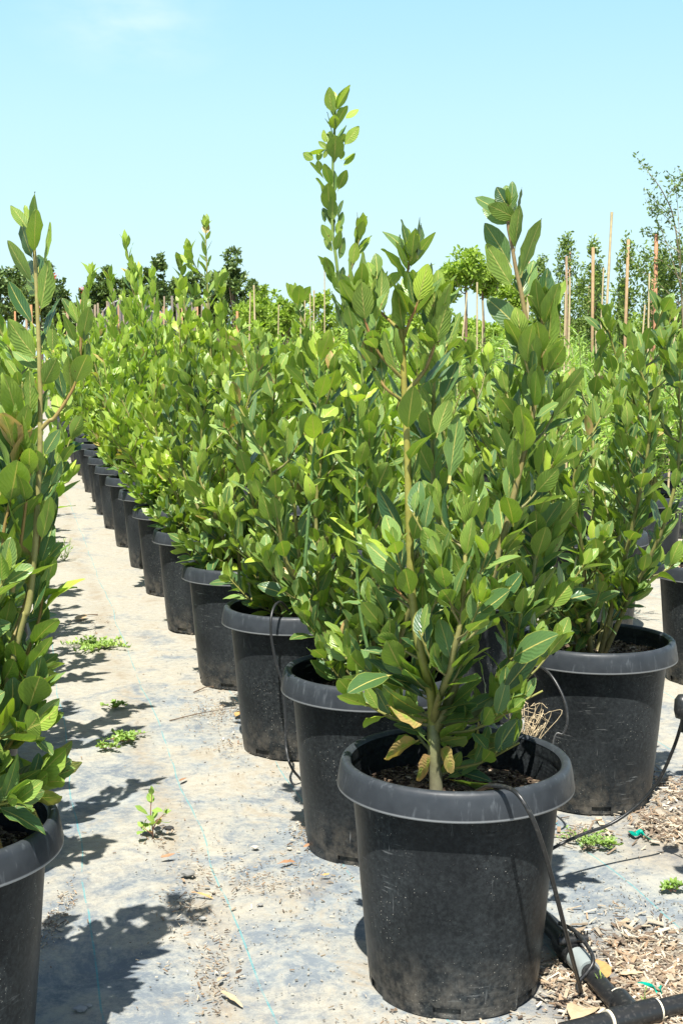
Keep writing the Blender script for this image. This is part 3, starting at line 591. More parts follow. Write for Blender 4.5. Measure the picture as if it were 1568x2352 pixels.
# ------------------------------------------------------------------ left foreground laurel
p = Plant(23, 'hi'); XA, YA = Apos[0]; base = np.array([XA, YA, SO - .01]); YM = YA + .03
tr = [base, base + [.02, .0, .06]]
s1 = [base + [.01, 0, 0], base + [.06, .01, .12], base + [.12, .02, .24]] + px([(49, 1439), (63, 1404), (72, 1357), (77, 1299), (82, 1253), (86, 1160), (91, 1080), (93, 1008), (93, 896), (92, 861), (90, 792), (87, 722), (84, 652), (80, 582), (78, 560)], YM)
QA, TA = p.shoot(s1, .0085, .0028, L=.10, gap=.6, start=.9, tip=0, c0=(.22, .24, .08), c1=(.36, .31, .10), seg=11)
ln = lambda *a, **k: p.shoot(*a, **k)
def subA(pts, dys=None, r0=.004, **k):
    k.setdefault('gap', .021); k.setdefault('start', .35); k.setdefault('tip', 6); k.setdefault('L', .088); return p.shoot(px(pts, YM, dys), r0, .002, n=4, c0=(.28, .24, .07), c1=(.30, .17, .05), **k)
subA([(93, 987), (114, 966), (126, 959), (163, 903), (179, 866)], start=.75, tip=2)
subA([(179, 868), (186, 800), (186, 750)], start=.7, tip=2)
subA([(30, 1360), (42, 1290), (53, 1215), (60, 1160), (70, 1080)], [.0, .0, -.02, -.03, -.03], start=.05, L=.10, gap=.026, a1=30)
subA([(-20, 1420), (2, 1320), (10, 1218), (20, 1171), (30, 1080), (35, 1000)], [-.03] * 6, start=.05, L=.10, gap=.024, a1=28)
subA([(-10, 1650), (40, 1560), (75, 1470), (95, 1400), (100, 1330)], [0, .02, .03, .03, .03], start=.05, L=.095, gap=.022)
subA([(-20, 1770), (30, 1700), (62, 1640), (80, 1590)], [0, -.03, -.05, -.05], start=.1, L=.10, gap=.022)
subA([(20, 1500), (60, 1380), (84, 1290), (98, 1200), (104, 1110)], [0, .04, .05, .05, .05], start=.05, L=.095, gap=.022)
subA([(-40, 1350), (-30, 1200), (-18, 1050), (-10, 950), (0, 900)], [.05] * 5, start=.05, L=.10, gap=.022)
p.stems.append(MB())
for k in range(11):
    az = k * .571 + .2; o = np.array([math.cos(az), math.sin(az), 0]); r = .07 + .10 * p.rg.rand(); h = p.rg.uniform(.3, .7); az = az if math.cos(az) < .3 else az + 2.6; o = np.array([math.cos(az), math.sin(az), 0])
    Qx, Tx = p.shoot([base, base + o * r * .6 + [.04, 0, h * .35], base + o * r + [.08, 0, h * .7], base + o * r * 1.1 + [.10, 0, h]], .008, .0025, L=.10, gap=.028, start=.12, a0=64, n=4)
    for f in (.35, .6): p.side(Qx, Tx, f, .15, 50, L=.09, gap=.02)
for az, z, r in ((0, .10, .20), (.5, .08, .18), (-.5, .10, .20), (1.1, .12, .2), (-1.1, .07, .2), (-.2, .2, .20), (.3, .27, .18), (-.9, .24, .2)):
    o = np.array([math.cos(az), math.sin(az), 0]); b0 = base + [0, 0, z]
    p.shoot([b0, b0 + o * r * .5 + [0, 0, .02], b0 + o * r + [0, 0, .05]], .004, .002, L=.10, gap=.02, start=.35, a0=60, a1=42, n=3, seg=5, tip=5)
p.clear([(77, 1299), (82, 1253), (86, 1160), (91, 1080), (93, 1008), (93, 896), (92, 861), (90, 792), (80, 560)], YM + .05, 16, 480, 1000)
p.clear([(49, 1439), (72, 1357), (77, 1299), (86, 1160), (93, 1008)], YM + .05, 9, 1000, 1440)
for b, t, w, f, dt, lm in (((81, 590), (77, 440), 30, -1, .0, .06), ((81, 586), (78, 480), 34, -1, -.04, .12), ((68, 530), (27, 470), 30, -1, .0, .0), ((80, 604), (40, 508), 26, 1, .0, .0), ((66, 520), (60, 475), 16, 1, .02, .5), ((100, 612), (119, 510), 10, -1, .0, 0),
                           ((78, 655), (14, 553), 28, -1, .0, .0), ((92, 722), (115, 596), 44, -1, -.03, .0), ((84, 655), (62, 590), 34, 1, .05, .0), ((90, 650), (90, 590), 34, 1, .06, 0), ((80, 750), (11, 651), 30, 1, .0, .0), ((84, 682), (66, 640), 24, 1, .04, .2),
                           ((90, 828), (10, 738), 54, -1, -.03, .0), ((104, 780), (124, 682), 24, 1, .02, .0), ((120, 812), (125, 745), 28, -1, .0, .0), ((92, 855), (32, 798), 34, 1, .02, .1), ((98, 800), (92, 748), 26, 1, .03, .15), ((97, 890), (135, 820), 48, -1, -.03, .0),
                           ((88, 780), (76, 752), 18, -1, .02, 0), ((110, 830), (96, 760), 24, -1, .03, .3), ((52, 880), (14, 820), 26, 1, .02, .3), ((48, 890), (32, 850), 26, -1, -.02, .0), ((68, 970), (75, 850), 36, -1, -.02, .05), ((43, 975), (22, 868), 56, -1, -.06, .20), ((72, 995), (100, 892), 34, 1, .02, .1), ((28, 1045), (18, 990), 40, 1, .03, .0),
                           ((48, 1080), (45, 955), 50, -1, -.06, .12), ((90, 1095), (84, 1028), 40, -1, -.02, .0), ((6, 1190), (56, 1070), 50, -1, -.06, .10), ((24, 1110), (12, 1015), 36, 1, .02, .0), ((100, 1050), (136, 985), 34, 1, .0, 0), ((112, 1120), (148, 1060), 22, 1, .02, .0), ((75, 1150), (120, 1070), 46, 1, .04, 0), ((100, 1160), (145, 1070), 32, 1, .06, 0),
                           ((95, 1245), (122, 1145), 44, -1, -.03, .05), ((92, 1300), (126, 1200), 34, 1, .03, 0), ((85, 1385), (120, 1302), 18, 1, .02, .15), ((-10, 1380), (62, 1280), 70, 1, .0, .0), ((75, 1410), (100, 1330), 20, 1, .0, .0), ((60, 1190), (90, 1130), 30, -1, -.02, 0),
                           ((183, 750), (146, 682), 26, 1, .0, .1), ((182, 748), (163, 690), 24, -1, .0, 0), ((190, 740), (196, 665), 20, -1, -.02, 0), ((176, 792), (146, 720), 26, -1, -.02, 0), ((192, 795), (206, 728), 14, 1, .0, .1), ((172, 802), (150, 770), 28, 1, .02, 0), ((181, 862), (180, 790), 22, -1, -.02, 0), ((182, 872), (203, 832), 22, 1, .0, .35),
                           ((164, 895), (160, 818), 32, -1, -.02, .2), ((176, 860), (158, 790), 20, 1, .0, 0), ((148, 922), (131, 845), 30, 1, .0, 0), ((140, 960), (128, 905), 34, -1, .03, .25), ((148, 955), (160, 900), 26, -1, .02, .1), ((172, 850), (148, 805), 34, -1, .03, 0), ((190, 850), (200, 790), 20, 1, .03, .1)):
    hl = p.hero; hl(b, t, w, f, YM, dt, lm)
for b, t, w, f, dt, lm in (((95, 1765), (170, 1712), 38, -1, .05, .0), ((100, 1785), (190, 1758), 34, -1, .0, .0), ((58, 1772), (118, 1752), 36, -1, -.0, .1), ((8, 1805), (94, 1780), 30, 1, -.05, .1), ((55, 1830), (125, 1840), 34, -1, -.08, .0), ((60, 1840), (97, 1900), 16, 1, -.05, 0), ((0, 1828), (66, 1870), 22, 1, -.1, .1), ((-25, 1800), (30, 1735), 40, 1, -.1, .3), ((2, 1690), (98, 1660), 34, 1, .0, 0), ((10, 1715), (97, 1665), 50, 1, -.05, 0), ((40, 1640), (98, 1595), 28, 1, .0, 0), ((48, 1560), (122, 1460), 30, -1, .0, .05), ((42, 1580), (118, 1505), 14, 1, .0, .2)):
    p.hero(b, t, w, f, YM, dt, lm, .35 if b[1] > 1700 and lm == 0 else 0)
finish(p, (XA, YA, SO), 'bay laurel at the left edge in the foreground with one tall sparse leader', 'shrub', 'bay laurels in the left-hand row', off=(XA, YA, SO))

# ------------------------------------------------------------------ second laurel of the middle row, with the tallest shoot
p = laurel_variant(31, .88, .28, 8, 'hi', 1.05, L=.092); X1, Y1 = Bpos[1]
for s_ in p.stems:
    s_.V = [v + np.array([X1, Y1, SO]) for v in s_.V]
p.leaf = [(a[0] + np.array([X1, Y1, SO]), *a[1:]) for a in p.leaf]
p.stems.append(MB()); bs = np.array([X1, Y1, SO])
tall = [bs, atY(852, 1440, Y1)] + px([(850, 1300), (848, 1100), (842, 950), (822, 800), (795, 720), (779, 650), (771, 590), (764, 540), (763, 470), (764, 380), (768, 300), (770, 235)], Y1)
Qt, Tt = p.shoot(tall, .008, .0028, L=.085, gap=.022, start=.18, a0=50, a1=26, tip=0, c0=(.20, .22, .07), c1=(.20, .30, .06), seg=9)
k_ = len(p.leaf)
# thin out the procedural leaves of the highest part, real ones are placed below
p.leaf = [a for a in p.leaf if not (a[0][2] > atY(0, 700, Y1)[2] and abs(a[0][0] - atY(768, 400, Y1)[0]) < .12 and p.rg.rand() < .6)]
for b, t, w, f, dt, lm in (((766, 262), (746, 203), 30, -1, -.02, .25), ((765, 250), (766, 206), 22, 1, .02, .65), ((770, 258), (796, 195), 24, -1, .0, .25), ((772, 268), (786, 245), 10, 1, 0, .1), ((790, 274), (823, 249), 16, -1, .0, .3), ((768, 300), (765, 262), 28, -1, -.02, .6), ((762, 298), (747, 272), 4, 1, 0, 0),
                           ((748, 330), (740, 298), 14, -1, 0, .3), ((754, 335), (757, 302), 20, 1, .02, .35), ((768, 372), (770, 310), 46, -1, -.03, .08), ((788, 336), (825, 290), 28, -1, .0, .3), ((786, 330), (792, 305), 18, 1, .03, .4), ((756, 345), (730, 325), 14, 1, .0, .3), ((752, 342), (708, 355), 10, 1, .0, .7), ((722, 368), (695, 352), 22, -1, .0, .15), ((728, 372), (736, 348), 16, 1, .02, .4), ((742, 366), (752, 342), 12, -1, 0, .1), ((736, 396), (730, 368), 18, -1, -.01, .1), ((745, 412), (712, 370), 8, -1, 0, 0),
                           ((782, 370), (786, 335), 20, 1, .02, .4), ((786, 384), (814, 350), 14, -1, .0, .15), ((784, 372), (820, 348), 6, 1, .0, .5), ((775, 440), (795, 388), 26, -1, -.02, .1), ((758, 492), (750, 420), 40, -1, -.04, .15), ((746, 515), (742, 478), 12, 1, 0, 0), ((776, 504), (785, 458), 9, 1, 0, 0), ((778, 528), (788, 486), 18, 1, 0, .05), ((762, 560), (741, 514), 26, -1, -.01, .1), ((776, 545), (780, 506), 20, -1, .0, .2), ((770, 580), (782, 530), 22, -1, -.02, .1), ((764, 580), (748, 545), 16, 1, .02, .3), ((778, 600), (786, 545), 18, 1, .02, .1),
                           ((768, 640), (741, 590), 28, -1, -.02, .1), ((774, 660), (750, 612), 24, 1, .02, .2), ((782, 655), (786, 612), 18, 1, .0, .05), ((788, 700), (798, 640), 22, -1, .0, .05), ((786, 738), (764, 668), 9, 1, 0, 0), ((792, 760), (772, 705), 22, 1, 0, .15)):
    p.hero(b, t, w, f, Y1, dt, lm)
sb = px([(779, 668), (796, 645), (812, 600), (822, 560), (828, 525)], Y1 + .03)
p.shoot(sb, .0035, .002, L=.07, gap=.018, start=.35, a0=28, a1=22, tip=6, lime=.25, n=4)
for pts, lm in (([(855, 1540), (826, 1400), (818, 1250), (820, 1100), (821, 990), (821, 930)], .25), ([(700, 1300), (715, 1100), (728, 950), (733, 850), (733, 815)], .5)):
    p.shoot(px(pts, Y1 - .22), .0042, .002, L=.085, gap=.035, start=.3, a0=60, a1=50, tip=6, lime=lm, c0=(.09, .18, .05), c1=(.16, .30, .06), seg=8)
for b, t, w, f, dt in (((821, 925), (821, 900), 44, -1, -.05), ((812, 905), (780, 900), 20, 1, .03), ((820, 900), (820, 880), 20, 1, .02), ((835, 920), (870, 890), 14, 1, 0)):
    p.hero(b, t, w, f, Y1 - .22, dt, .75)
p.clear([(826, 1400), (818, 1250), (820, 1100), (821, 880)], Y1 - .20, 10, 860, 960)
finish(p, (X1, Y1, SO), 'bay laurel behind the foreground one whose shoot rises highest into the sky', 'shrub', 'bay laurels in the middle row', off=(X1, Y1, SO))

# ------------------------------------------------------------------ the remaining laurels
def move(pl, loc):
    return pl
def single(seed, pos, label, group, rz=0, mat=LAUREL, soil=SO, **k):
    return finish(laurel_variant(seed, **k), (pos[0], pos[1], soil), label, 'shrub', group, mat, rz)
single(41, Bpos[2], 'bay laurel in the third pot of the middle row, with a lime-green tip', 'bay laurels in the middle row', lod='hi', Ht=.88, tall=1.03, lime=.10, nst=8, dens=1.15, spread=.30)
single(42, Bpos[3], 'bay laurel in the fourth pot of the middle row, broad and leafy', 'bay laurels in the middle row', lod='mid', Ht=.90, nst=8, dens=1.15, lime=.07, spread=.30)
t5 = single(43, Bpos[4], 'tall pale-tipped bay laurel rising above its neighbours in the fifth pot of the middle row', 'bay laurels in the middle row', lod='mid', Ht=1.05, tall=1.44, nst=9, lime=.26, spread=.26)
single(44, Cpos[0], 'open-branched bay laurel in the wide pot at right, bare stems showing at its base', 'bay laurels in the right-hand row', lod='hi', Ht=.95, nst=11, dens=1.2, spread=.40, low=7, fmin=.15, soil=.398, L=.082)
single(45, Cpos[1], 'bay laurel in the second pot of the right-hand row, behind the foreground laurel', 'bay laurels in the right-hand row', lod='mid', Ht=.90, nst=9, lime=.08, spread=.32, dens=1.15)
single(46, Apos[1], 'bay laurel in the second pot of the left-hand row', 'bay laurels in the left-hand row', lod='hi', Ht=.92, nst=7, lime=.0, spread=.28)
single(47, EXP, 'bay laurel just past the right edge of the picture', 'bay laurels in the right-hand row', lod='mid', Ht=.85, nst=6, spread=.25)
VAR = []
for k, (ht, tl, lm) in enumerate(((1.0, None, .14), (.94, None, .08), (.98, None, .22), (.95, 1.05, .12), (.96, None, .16))):
    v = laurel_variant(60 + k, ht, .31, 8, 'mid' if k < 3 else 'lo', 1.15, tl, lm, .10)
    sm = MB()
    for s_ in v.stems: sm.V += s_.V; sm.F += [f + sm.n for f in s_.F]; sm.UV += s_.UV; sm.COL += s_.COL; sm.n += s_.n
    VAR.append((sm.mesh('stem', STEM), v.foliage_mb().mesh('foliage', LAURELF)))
def copy_laurel(k, pos, label, group, s=1.0, sz=1.0, rz=0):
    t = empty('bay_laurel', (pos[0], pos[1], SO), label, 'shrub', group, rz); t.scale = (s, s, s * sz)
    link('stem', VAR[k][0], t); link('foliage', VAR[k][1], t)
for k in range(5, len(Bpos)):
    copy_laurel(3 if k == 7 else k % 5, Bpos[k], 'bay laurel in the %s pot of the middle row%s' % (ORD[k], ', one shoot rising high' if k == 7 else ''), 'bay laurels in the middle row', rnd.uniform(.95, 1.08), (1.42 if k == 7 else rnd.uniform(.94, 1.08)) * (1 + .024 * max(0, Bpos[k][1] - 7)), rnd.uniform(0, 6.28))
for k in range(2, len(Cpos)):
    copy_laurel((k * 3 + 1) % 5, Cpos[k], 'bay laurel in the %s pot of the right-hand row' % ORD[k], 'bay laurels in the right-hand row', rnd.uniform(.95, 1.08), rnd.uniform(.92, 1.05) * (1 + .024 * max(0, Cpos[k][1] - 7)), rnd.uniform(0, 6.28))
for k in range(2, len(Apos)):
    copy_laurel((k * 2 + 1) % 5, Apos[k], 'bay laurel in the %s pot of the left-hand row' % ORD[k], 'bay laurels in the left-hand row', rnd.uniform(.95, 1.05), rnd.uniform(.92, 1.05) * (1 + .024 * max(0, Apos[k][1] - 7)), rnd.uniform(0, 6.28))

#PART2
# ------------------------------------------------------------------ narrow-leaved shrubs in the next block, right of the laurels
def wisp_variant(seed, Ht, nst, spread, lod_n=1.0, leaf=.085, big=1.0):
    rg = np.random.RandomState(seed); st = MB(); P_, D_, N_, L_, T_ = [], [], [], [], []
    for k in range(nst):
        az = rg.uniform(0, 6.28); o = np.array([math.cos(az), math.sin(az), 0]); h = Ht * rg.uniform(.55, 1.0); r = spread * rg.uniform(.4, 1.15)
        Q = catmull([o * .01, o * r * .3 + [0, 0, h * .45], o * r * .7 + [0, 0, h * .85], o * r + [0, 0, h * rg.uniform(.8, 1.0)]], 5)
        tube(st, Q, np.linspace(.004, .0012, len(Q)), 4, (.30, .30, .12), cap=False); T, U, B = frames(Q)
        m_ = int(26 * lod_n)
        for q in range(m_):
            f = rg.uniform(.12, 1) * (len(Q) - 1); i = min(int(f), len(Q) - 2); p = Q[i] + (Q[i + 1] - Q[i]) * (f - i); a = rg.uniform(0, 6.28)
            d = T[i] * rg.uniform(.2, 1) + (U[i] * math.cos(a) + B[i] * math.sin(a)) * rg.uniform(.5, 1) + np.array([0, 0, rg.uniform(-.35, .15)]); d /= np.linalg.norm(d)
            n = np.array([rg.normal(0, .5), rg.normal(0, .5), 1]); n -= d * (n @ d); n /= np.linalg.norm(n)
            P_.append(p); D_.append(d); N_.append(n); L_.append(leaf * rg.uniform(.6, 1.2)); T_.append((rg.rand(), max(0, rg.normal(.15, .25)), 0))
    fb = MB(); leafset(fb, np.array(P_), np.array(D_), np.array(N_), np.array(L_), np.full(len(P_), .125 * big), np.clip(np.array(T_), 0, 1), 'lo', rg)
    return st.mesh('stem', STEM), fb.mesh('foliage', WISP)
WV = [wisp_variant(90 + k, h, n, .27, 1.3) for k, (h, n) in enumerate(((.85, 44), (.95, 40), (.78, 48), (1.0, 38)))]
def perpalong(perp, al): return (BX + perp * rc + al * rs, BY - perp * rs + al * rc)
rows = [(1.71, 0, 13), (2.65, 0, 13), (3.6, 1, 13), (4.55, 2, 13), (5.5, 3, 14), (6.5, 4, 14)]
DIST = ['nearest', 'second', 'third', 'fourth', 'fifth', 'sixth']
GW = 'narrow-leaved shrubs in the block right of the laurels'; GWP = 'mulch-topped pots of the right-hand block'
for ri, (pp, k0, k1) in enumerate(rows):
    for k in range(k0, k1):
        x, y = perpalong(pp, 2.07 + .93 * k + (.4 if ri % 2 else 0)); x += rnd.uniform(-.03, .03); y += rnd.uniform(-.03, .03)
        u = 784 + F * x / y
        if u < 620 or u > 1720: continue
        lab = '%s of the %s row of the right-hand block' % (ORD[k], DIST[ri])
        if ri == 0 and k == 0: lb1, lb2 = 'black pot topped with tan bark mulch at the right edge, behind the wide pot', 'small bluish narrow-leaved shrub in the mulched pot at the right edge'
        else: lb1, lb2 = 'mulched black pot, ' + lab, 'bright wispy narrow-leaved shrub, ' + lab
        pot(x, y, lb1, GWP, 2, k % 3, k * 1.1)
        t = empty('narrow_leaved_shrub', (x, y, .405), lb2, 'shrub', GW, rnd.uniform(0, 6.28)); v = rnd.randrange(4)
        s = .5 if (ri == 0 and k == 0) else rnd.uniform(.85, 1.1) * (.9 if ri == 0 and k < 4 else 1.08); t.scale = (s, s, s)
        link('stem', WV[v][0], t); link('foliage', WV[v][1], t)

# ------------------------------------------------------------------ stakes
def stake(px_, ytop, Y, w, col, name, label, group, cat, lean=0., sq=True):
    top = atY(px_, ytop, Y); b = MB(); h = top[2]; n = 7 if not sq else 3; P = np.array([[lean * t * h, 0, h * t] for t in np.linspace(0, 1, n)])
    col = np.array(col)
    if sq:
        r_ = w / 2; a = rnd.uniform(-.4, .4); V = []
        for q, p in enumerate(P):
            for k in range(4): V.append(p + [r_ * 1.41 * math.cos(a + .785 + k * 1.571), r_ * 1.41 * math.sin(a + .785 + k * 1.571), 0])
        b.add(V, [[i * 4 + k, i * 4 + (k + 1) % 4, i * 4 + 4 + (k + 1) % 4, i * 4 + 4 + k] for i in range(n - 1) for k in range(4)] + [[n * 4 - 4, n * 4 - 3, n * 4 - 2, n * 4 - 1]], None, np.tile(col, (len(V), 1)))
    else:
        Q = []; rr = []
        for t in np.linspace(0, 1, 25):
            Q.append([lean * t * h, 0, h * t]); rr.append(w / 2 * (1 + (.22 if int(t * 24) % 4 == 0 else 0)) * (1 - .25 * t))
        tube(b, Q, rr, 7, col)
    o = b.obj(name, WOOD); o.location = (top[0] - lean * h, Y, 0); tag(o, label, cat, group); return o
ws = np.random.RandomState(5); xs = np.linspace(178, 478, 46)
for k, x in enumerate(xs):
    g_ = ws.rand(); colr = (.22, .175, .12) if g_ < .5 else ((.36, .21, .11) if g_ < .7 else (.15, .13, .11))
    stake(x + ws.normal(0, 2.5), 700 + ws.normal(0, 13) - (12 if 300 < x < 420 else 0), 24 + ws.uniform(-1.5, 1.5), ws.uniform(.020, .036), colr, 'wooden_stake', ('reddish ' if colr[0] > .4 else 'tan ' if g_ < .5 else 'grey ') + 'stake in the wooden stake row, %s from its %s' % ((ORD[k], 'left end') if k < 23 else (ORD[45 - k], 'right end')), 'wooden stakes in a row behind the laurels', 'stake', ws.normal(0, .012))
for k, (x, yt, Y, w, c_) in enumerate(((60, 690, 24, .06, 0), (72, 700, 24, .06, 1), (155, 705, 24, .07, 0), (35, 715, 24, .05, 1), (510, 700, 24, .06, 0), (545, 715, 24, .06, 1))):
    stake(x, yt, Y, w * .6, ((.30, .21, .13), (.40, .20, .09))[c_], 'wooden_stake', 'lone wooden stake %s' % ('left of the stake row, behind the left laurel leader, ' + ('tan tallest', 'reddish middle', 'tan right-hand', 'reddish low')[k] if k < 4 else ('just right of the stake row, tan one', 'just right of the stake row, reddish one')[k - 4]), 'wooden stakes in a row behind the laurels', 'stake')
BR, OR_ = (.27, .19, .12), (.37, .25, .135)
for k, (x, yt, Y, w, c_) in enumerate(((1300, 588, 15, .055, BR), (1308, 575, 15.5, .05, (.40, .26, .16)), (1361, 568, 14, .055, OR_), (1442, 550, 13, .055, OR_), (1506, 538, 12.5, .055, (.45, .22, .12)), (1497, 640, 14, .05, OR_), (1528, 780, 11, .04, OR_), (1352, 655, 16, .04, OR_), (1215, 600, 17, .04, (.45, .30, .2)), (1168, 730, 16, .05, BR))):
    stake(x, yt, Y, w * .46, c_, 'tree_stake', ['reddish brown stake of the pair right of the tall laurel leader, front one', 'paler brown stake of the pair, just behind the front one', 'orange-brown tree stake in front of the slim dark conifer', 'tall orange-brown tree stake between the two conifers', 'tallest reddish tree stake, near the right edge', 'shorter orange stake leaning beside the tallest reddish one', 'low orange stake near the right edge, below the broad conifer', 'low reddish stake left of the slim dark conifer', 'thin pinkish stake behind the tall laurel leader', 'dark reddish stake behind the foreground laurel, right of the lollipop trees'][k], 'brown tree stakes among the young trees', 'stake', rnd.uniform(-.02, .02))
bam = [(1404, 487, 8.5, .018, .03), (1385, 615, 9, .013, .02), (1095, 648, 10, .015, -.01), (1108, 690, 11, .012, 0), (1072, 672, 10, .014, .09), (1308, 640, 9.5, .016, .0), (1298, 655, 9.8, .013, 0), (1213, 690, 9, .014, .02), (1212, 560, 11, .012, 0), (1490, 628, 9, .014, -.01), (1480, 700, 9, .014, .05), (583, 655, 13, .020, -.02), (575, 672, 13, .016, .03), (700, 690, 12, .014, 0), (712, 664, 12, .016, .0), (721, 667, 12, .016, .01), (745, 598, 12, .012, .0), (640, 700, 14, .014, .02), (690, 700, 13, .014, .0), (1060, 800, 9, .013, .1), (1190, 800, 7.5, .012, .0), (1368, 760, 7.5, .013, 0), (1550, 700, 8, .013, .01), (1255, 720, 10, .012, .0)]
for k, (x, yt, Y, w, ln_) in enumerate(bam):
    stake(x, yt, Y, w * 1.1, (.58, .47, .27), 'bamboo_cane', ('tallest pale bamboo cane, rising into the sky at right' if k == 0 else ['', 'thin bamboo cane just left of the tallest cane', 'upright bamboo cane beside the nearest lollipop trunk', 'short bamboo cane right of the upright one at the lollipop tree', 'bamboo cane leaning right beside the nearest lollipop trunk', 'bamboo cane in front of the pair of brown stakes', 'thinner bamboo cane left of the pair of brown stakes', 'short bamboo cane behind the tall laurel leader', 'bamboo cane whose tip shows right of the tall laurel leader', 'pale bamboo cane left of the tallest reddish stake', 'bamboo cane leaning right, low near the right edge', 'taller bamboo cane of the two right of the dark trees', 'shorter bamboo cane of the two right of the dark trees', 'first short bamboo cane left of the tallest laurel shoot', 'second bamboo cane left of the tallest laurel shoot', 'third bamboo cane left of the tallest laurel shoot', 'thin bamboo cane rising just left of the tallest shoot', 'short bamboo cane among the bright far shrubs, left one', 'short bamboo cane among the bright far shrubs, right one', 'low bamboo cane leaning behind the foreground laurel top', 'low bamboo cane right of the foreground laurel', 'low bamboo cane among the narrow-leaved shrubs, middle', 'bamboo cane at the right edge', 'bamboo cane between the tall leader and the paired stakes'][k]), 'bamboo canes tied to young plants', 'cane', ln_, False)

# ------------------------------------------------------------------ trees behind
def crown_mb(cx, rx, rz, n, leaf, seed, clumps=40, tint=(.4, .05), shape='ball', ratio=.5, droop=0., inner=.0, clr=.23):
    rg = np.random.RandomState(seed); P = []; per = n // clumps
    for k in range(clumps):
        v = rg.normal(0, 1, 3); v /= np.linalg.norm(v); q = rg.uniform(inner, 1) ** .45
        z = v[2] * q
        if shape == 'cone': t = rg.rand(); wdt = (1 - t) ** .8 * (.25 + .75 * min(1, t * 6)) ; v = np.array([math.cos(k * 2.4), math.sin(k * 2.4), 0]) * wdt * rg.rand() ** .4; c = np.array([v[0] * rx, v[1] * rx, (2 * t - 1) * rz])
        elif shape == 'column': t = rg.uniform(-1, 1); wdt = (1 - abs(t) ** 3) ; v = np.array([math.cos(k * 2.4), math.sin(k * 2.4), 0]) * wdt * rg.rand() ** .4; c = np.array([v[0] * rx, v[1] * rx, t * rz])
        else: c = np.array([v[0] * q * rx, v[1] * q * rx, z * rz])
        rr = clr * rx * rg.uniform(.6, 1.4); w = rg.normal(0, 1, (per, 3)); w /= np.linalg.norm(w, axis=1)[:, None]; w *= (rg.rand(per, 1) ** .5) * rr; w[:, 2] *= 1.15 if shape != 'column' else 2
        P.append(c + w)
    P = np.concatenate(P) + np.asarray(cx); n = len(P)
    D = rg.normal(0, 1, (n, 3)); D[:, 2] += .45 - droop; D /= np.linalg.norm(D, axis=1)[:, None]; N = rg.normal(0, 1, (n, 3)); N[:, 2] += 1; N -= D * (N * D).sum(1)[:, None]; N /= np.linalg.norm(N, axis=1)[:, None] + 1e-9
    tn = np.zeros((n, 3)); tn[:, 0] = np.clip(np.repeat(rg.rand(clumps), per)[:n] * .6 + rg.rand(n) * .5, 0, 1); tn[:, 1] = np.clip(rg.normal(tint[1], .12, n), 0, 1)
    mb = MB(); leafset(mb, P, D, N, leaf * rg.uniform(.6, 1.3, n), np.full(n, ratio), tn, 'lo', rg); return mb
def tree(name, px_, Y, ytop, rpx, mat, label, group, seed, crown_low=None, n=2600, leaf=.10, shape='ball', trunk=.06, tcol=(.20, .14, .10), flowers=0, clumps=40, ratio=.5, tint=(.4, .05), droop=0, clr=.23, cat='tree'):
    """px_ centre, ytop top of the crown in picture units at depth Y, rpx crown radius; crown_low is its lower edge"""
    c = atY(px_, ytop, Y); top = c[2]; r = rpx * Y / F; low = max(.15, atY(px_, crown_low, Y)[2]) if crown_low else .3
    rz = (top - low) / 2; t = empty(name, (c[0], Y, 0), label, cat, group)
    k = crown_mb((0, 0, low + rz), r, rz, n, leaf, seed, clumps, tint, shape, ratio, droop, 0, clr); k.obj('crown', mat, t)
    rg = np.random.RandomState(seed + 5); b = MB(); hz = low + rz * .9; Q = catmull([[0, 0, 0], [rg.normal(0, .03), 0, hz * .4], [rg.normal(0, .05), 0, hz]], 4)
    tube(b, Q, np.linspace(trunk, trunk * .45, len(Q)), 8, tcol)
    for q in range(7):
        a = rg.uniform(0, 6.28); z0 = low + rz * rg.uniform(-.1, .7); p0 = np.array([0, 0, min(z0, hz)]); p1 = p0 + np.array([math.cos(a) * r * .7, math.sin(a) * r * .7, rz * rg.uniform(.2, .7)])
        tube(b, catmull([p0, (p0 + p1) / 2 + [0, 0, -.05], p1], 3), np.linspace(trunk * .35, trunk * .1, 7), 5, tcol)
    b.obj('trunk', STEM, t)
    for q in range(flowers):
        a = rg.uniform(3.3, 6.1); f = MB(); p = np.array([math.cos(a) * r * .9, math.sin(a) * r * .9, low + rz * rg.uniform(.6, 1.6)]); m_ = 60; w = rg.normal(0, .05, (m_, 3)) + p; D = rg.normal(0, 1, (m_, 3)); D /= np.linalg.norm(D, axis=1)[:, None]; N = np.cross(D, rg.normal(0, 1, (m_, 3))); N /= np.linalg.norm(N, axis=1)[:, None]
        leafset(f, w, D, N, np.full(m_, .08), np.full(m_, .2), np.tile([.55, .03, .02], (m_, 1)), 'lo', rg); f.obj('flower', RIBBON, t)
    return t
GT = 'dark trees beyond the stake row'
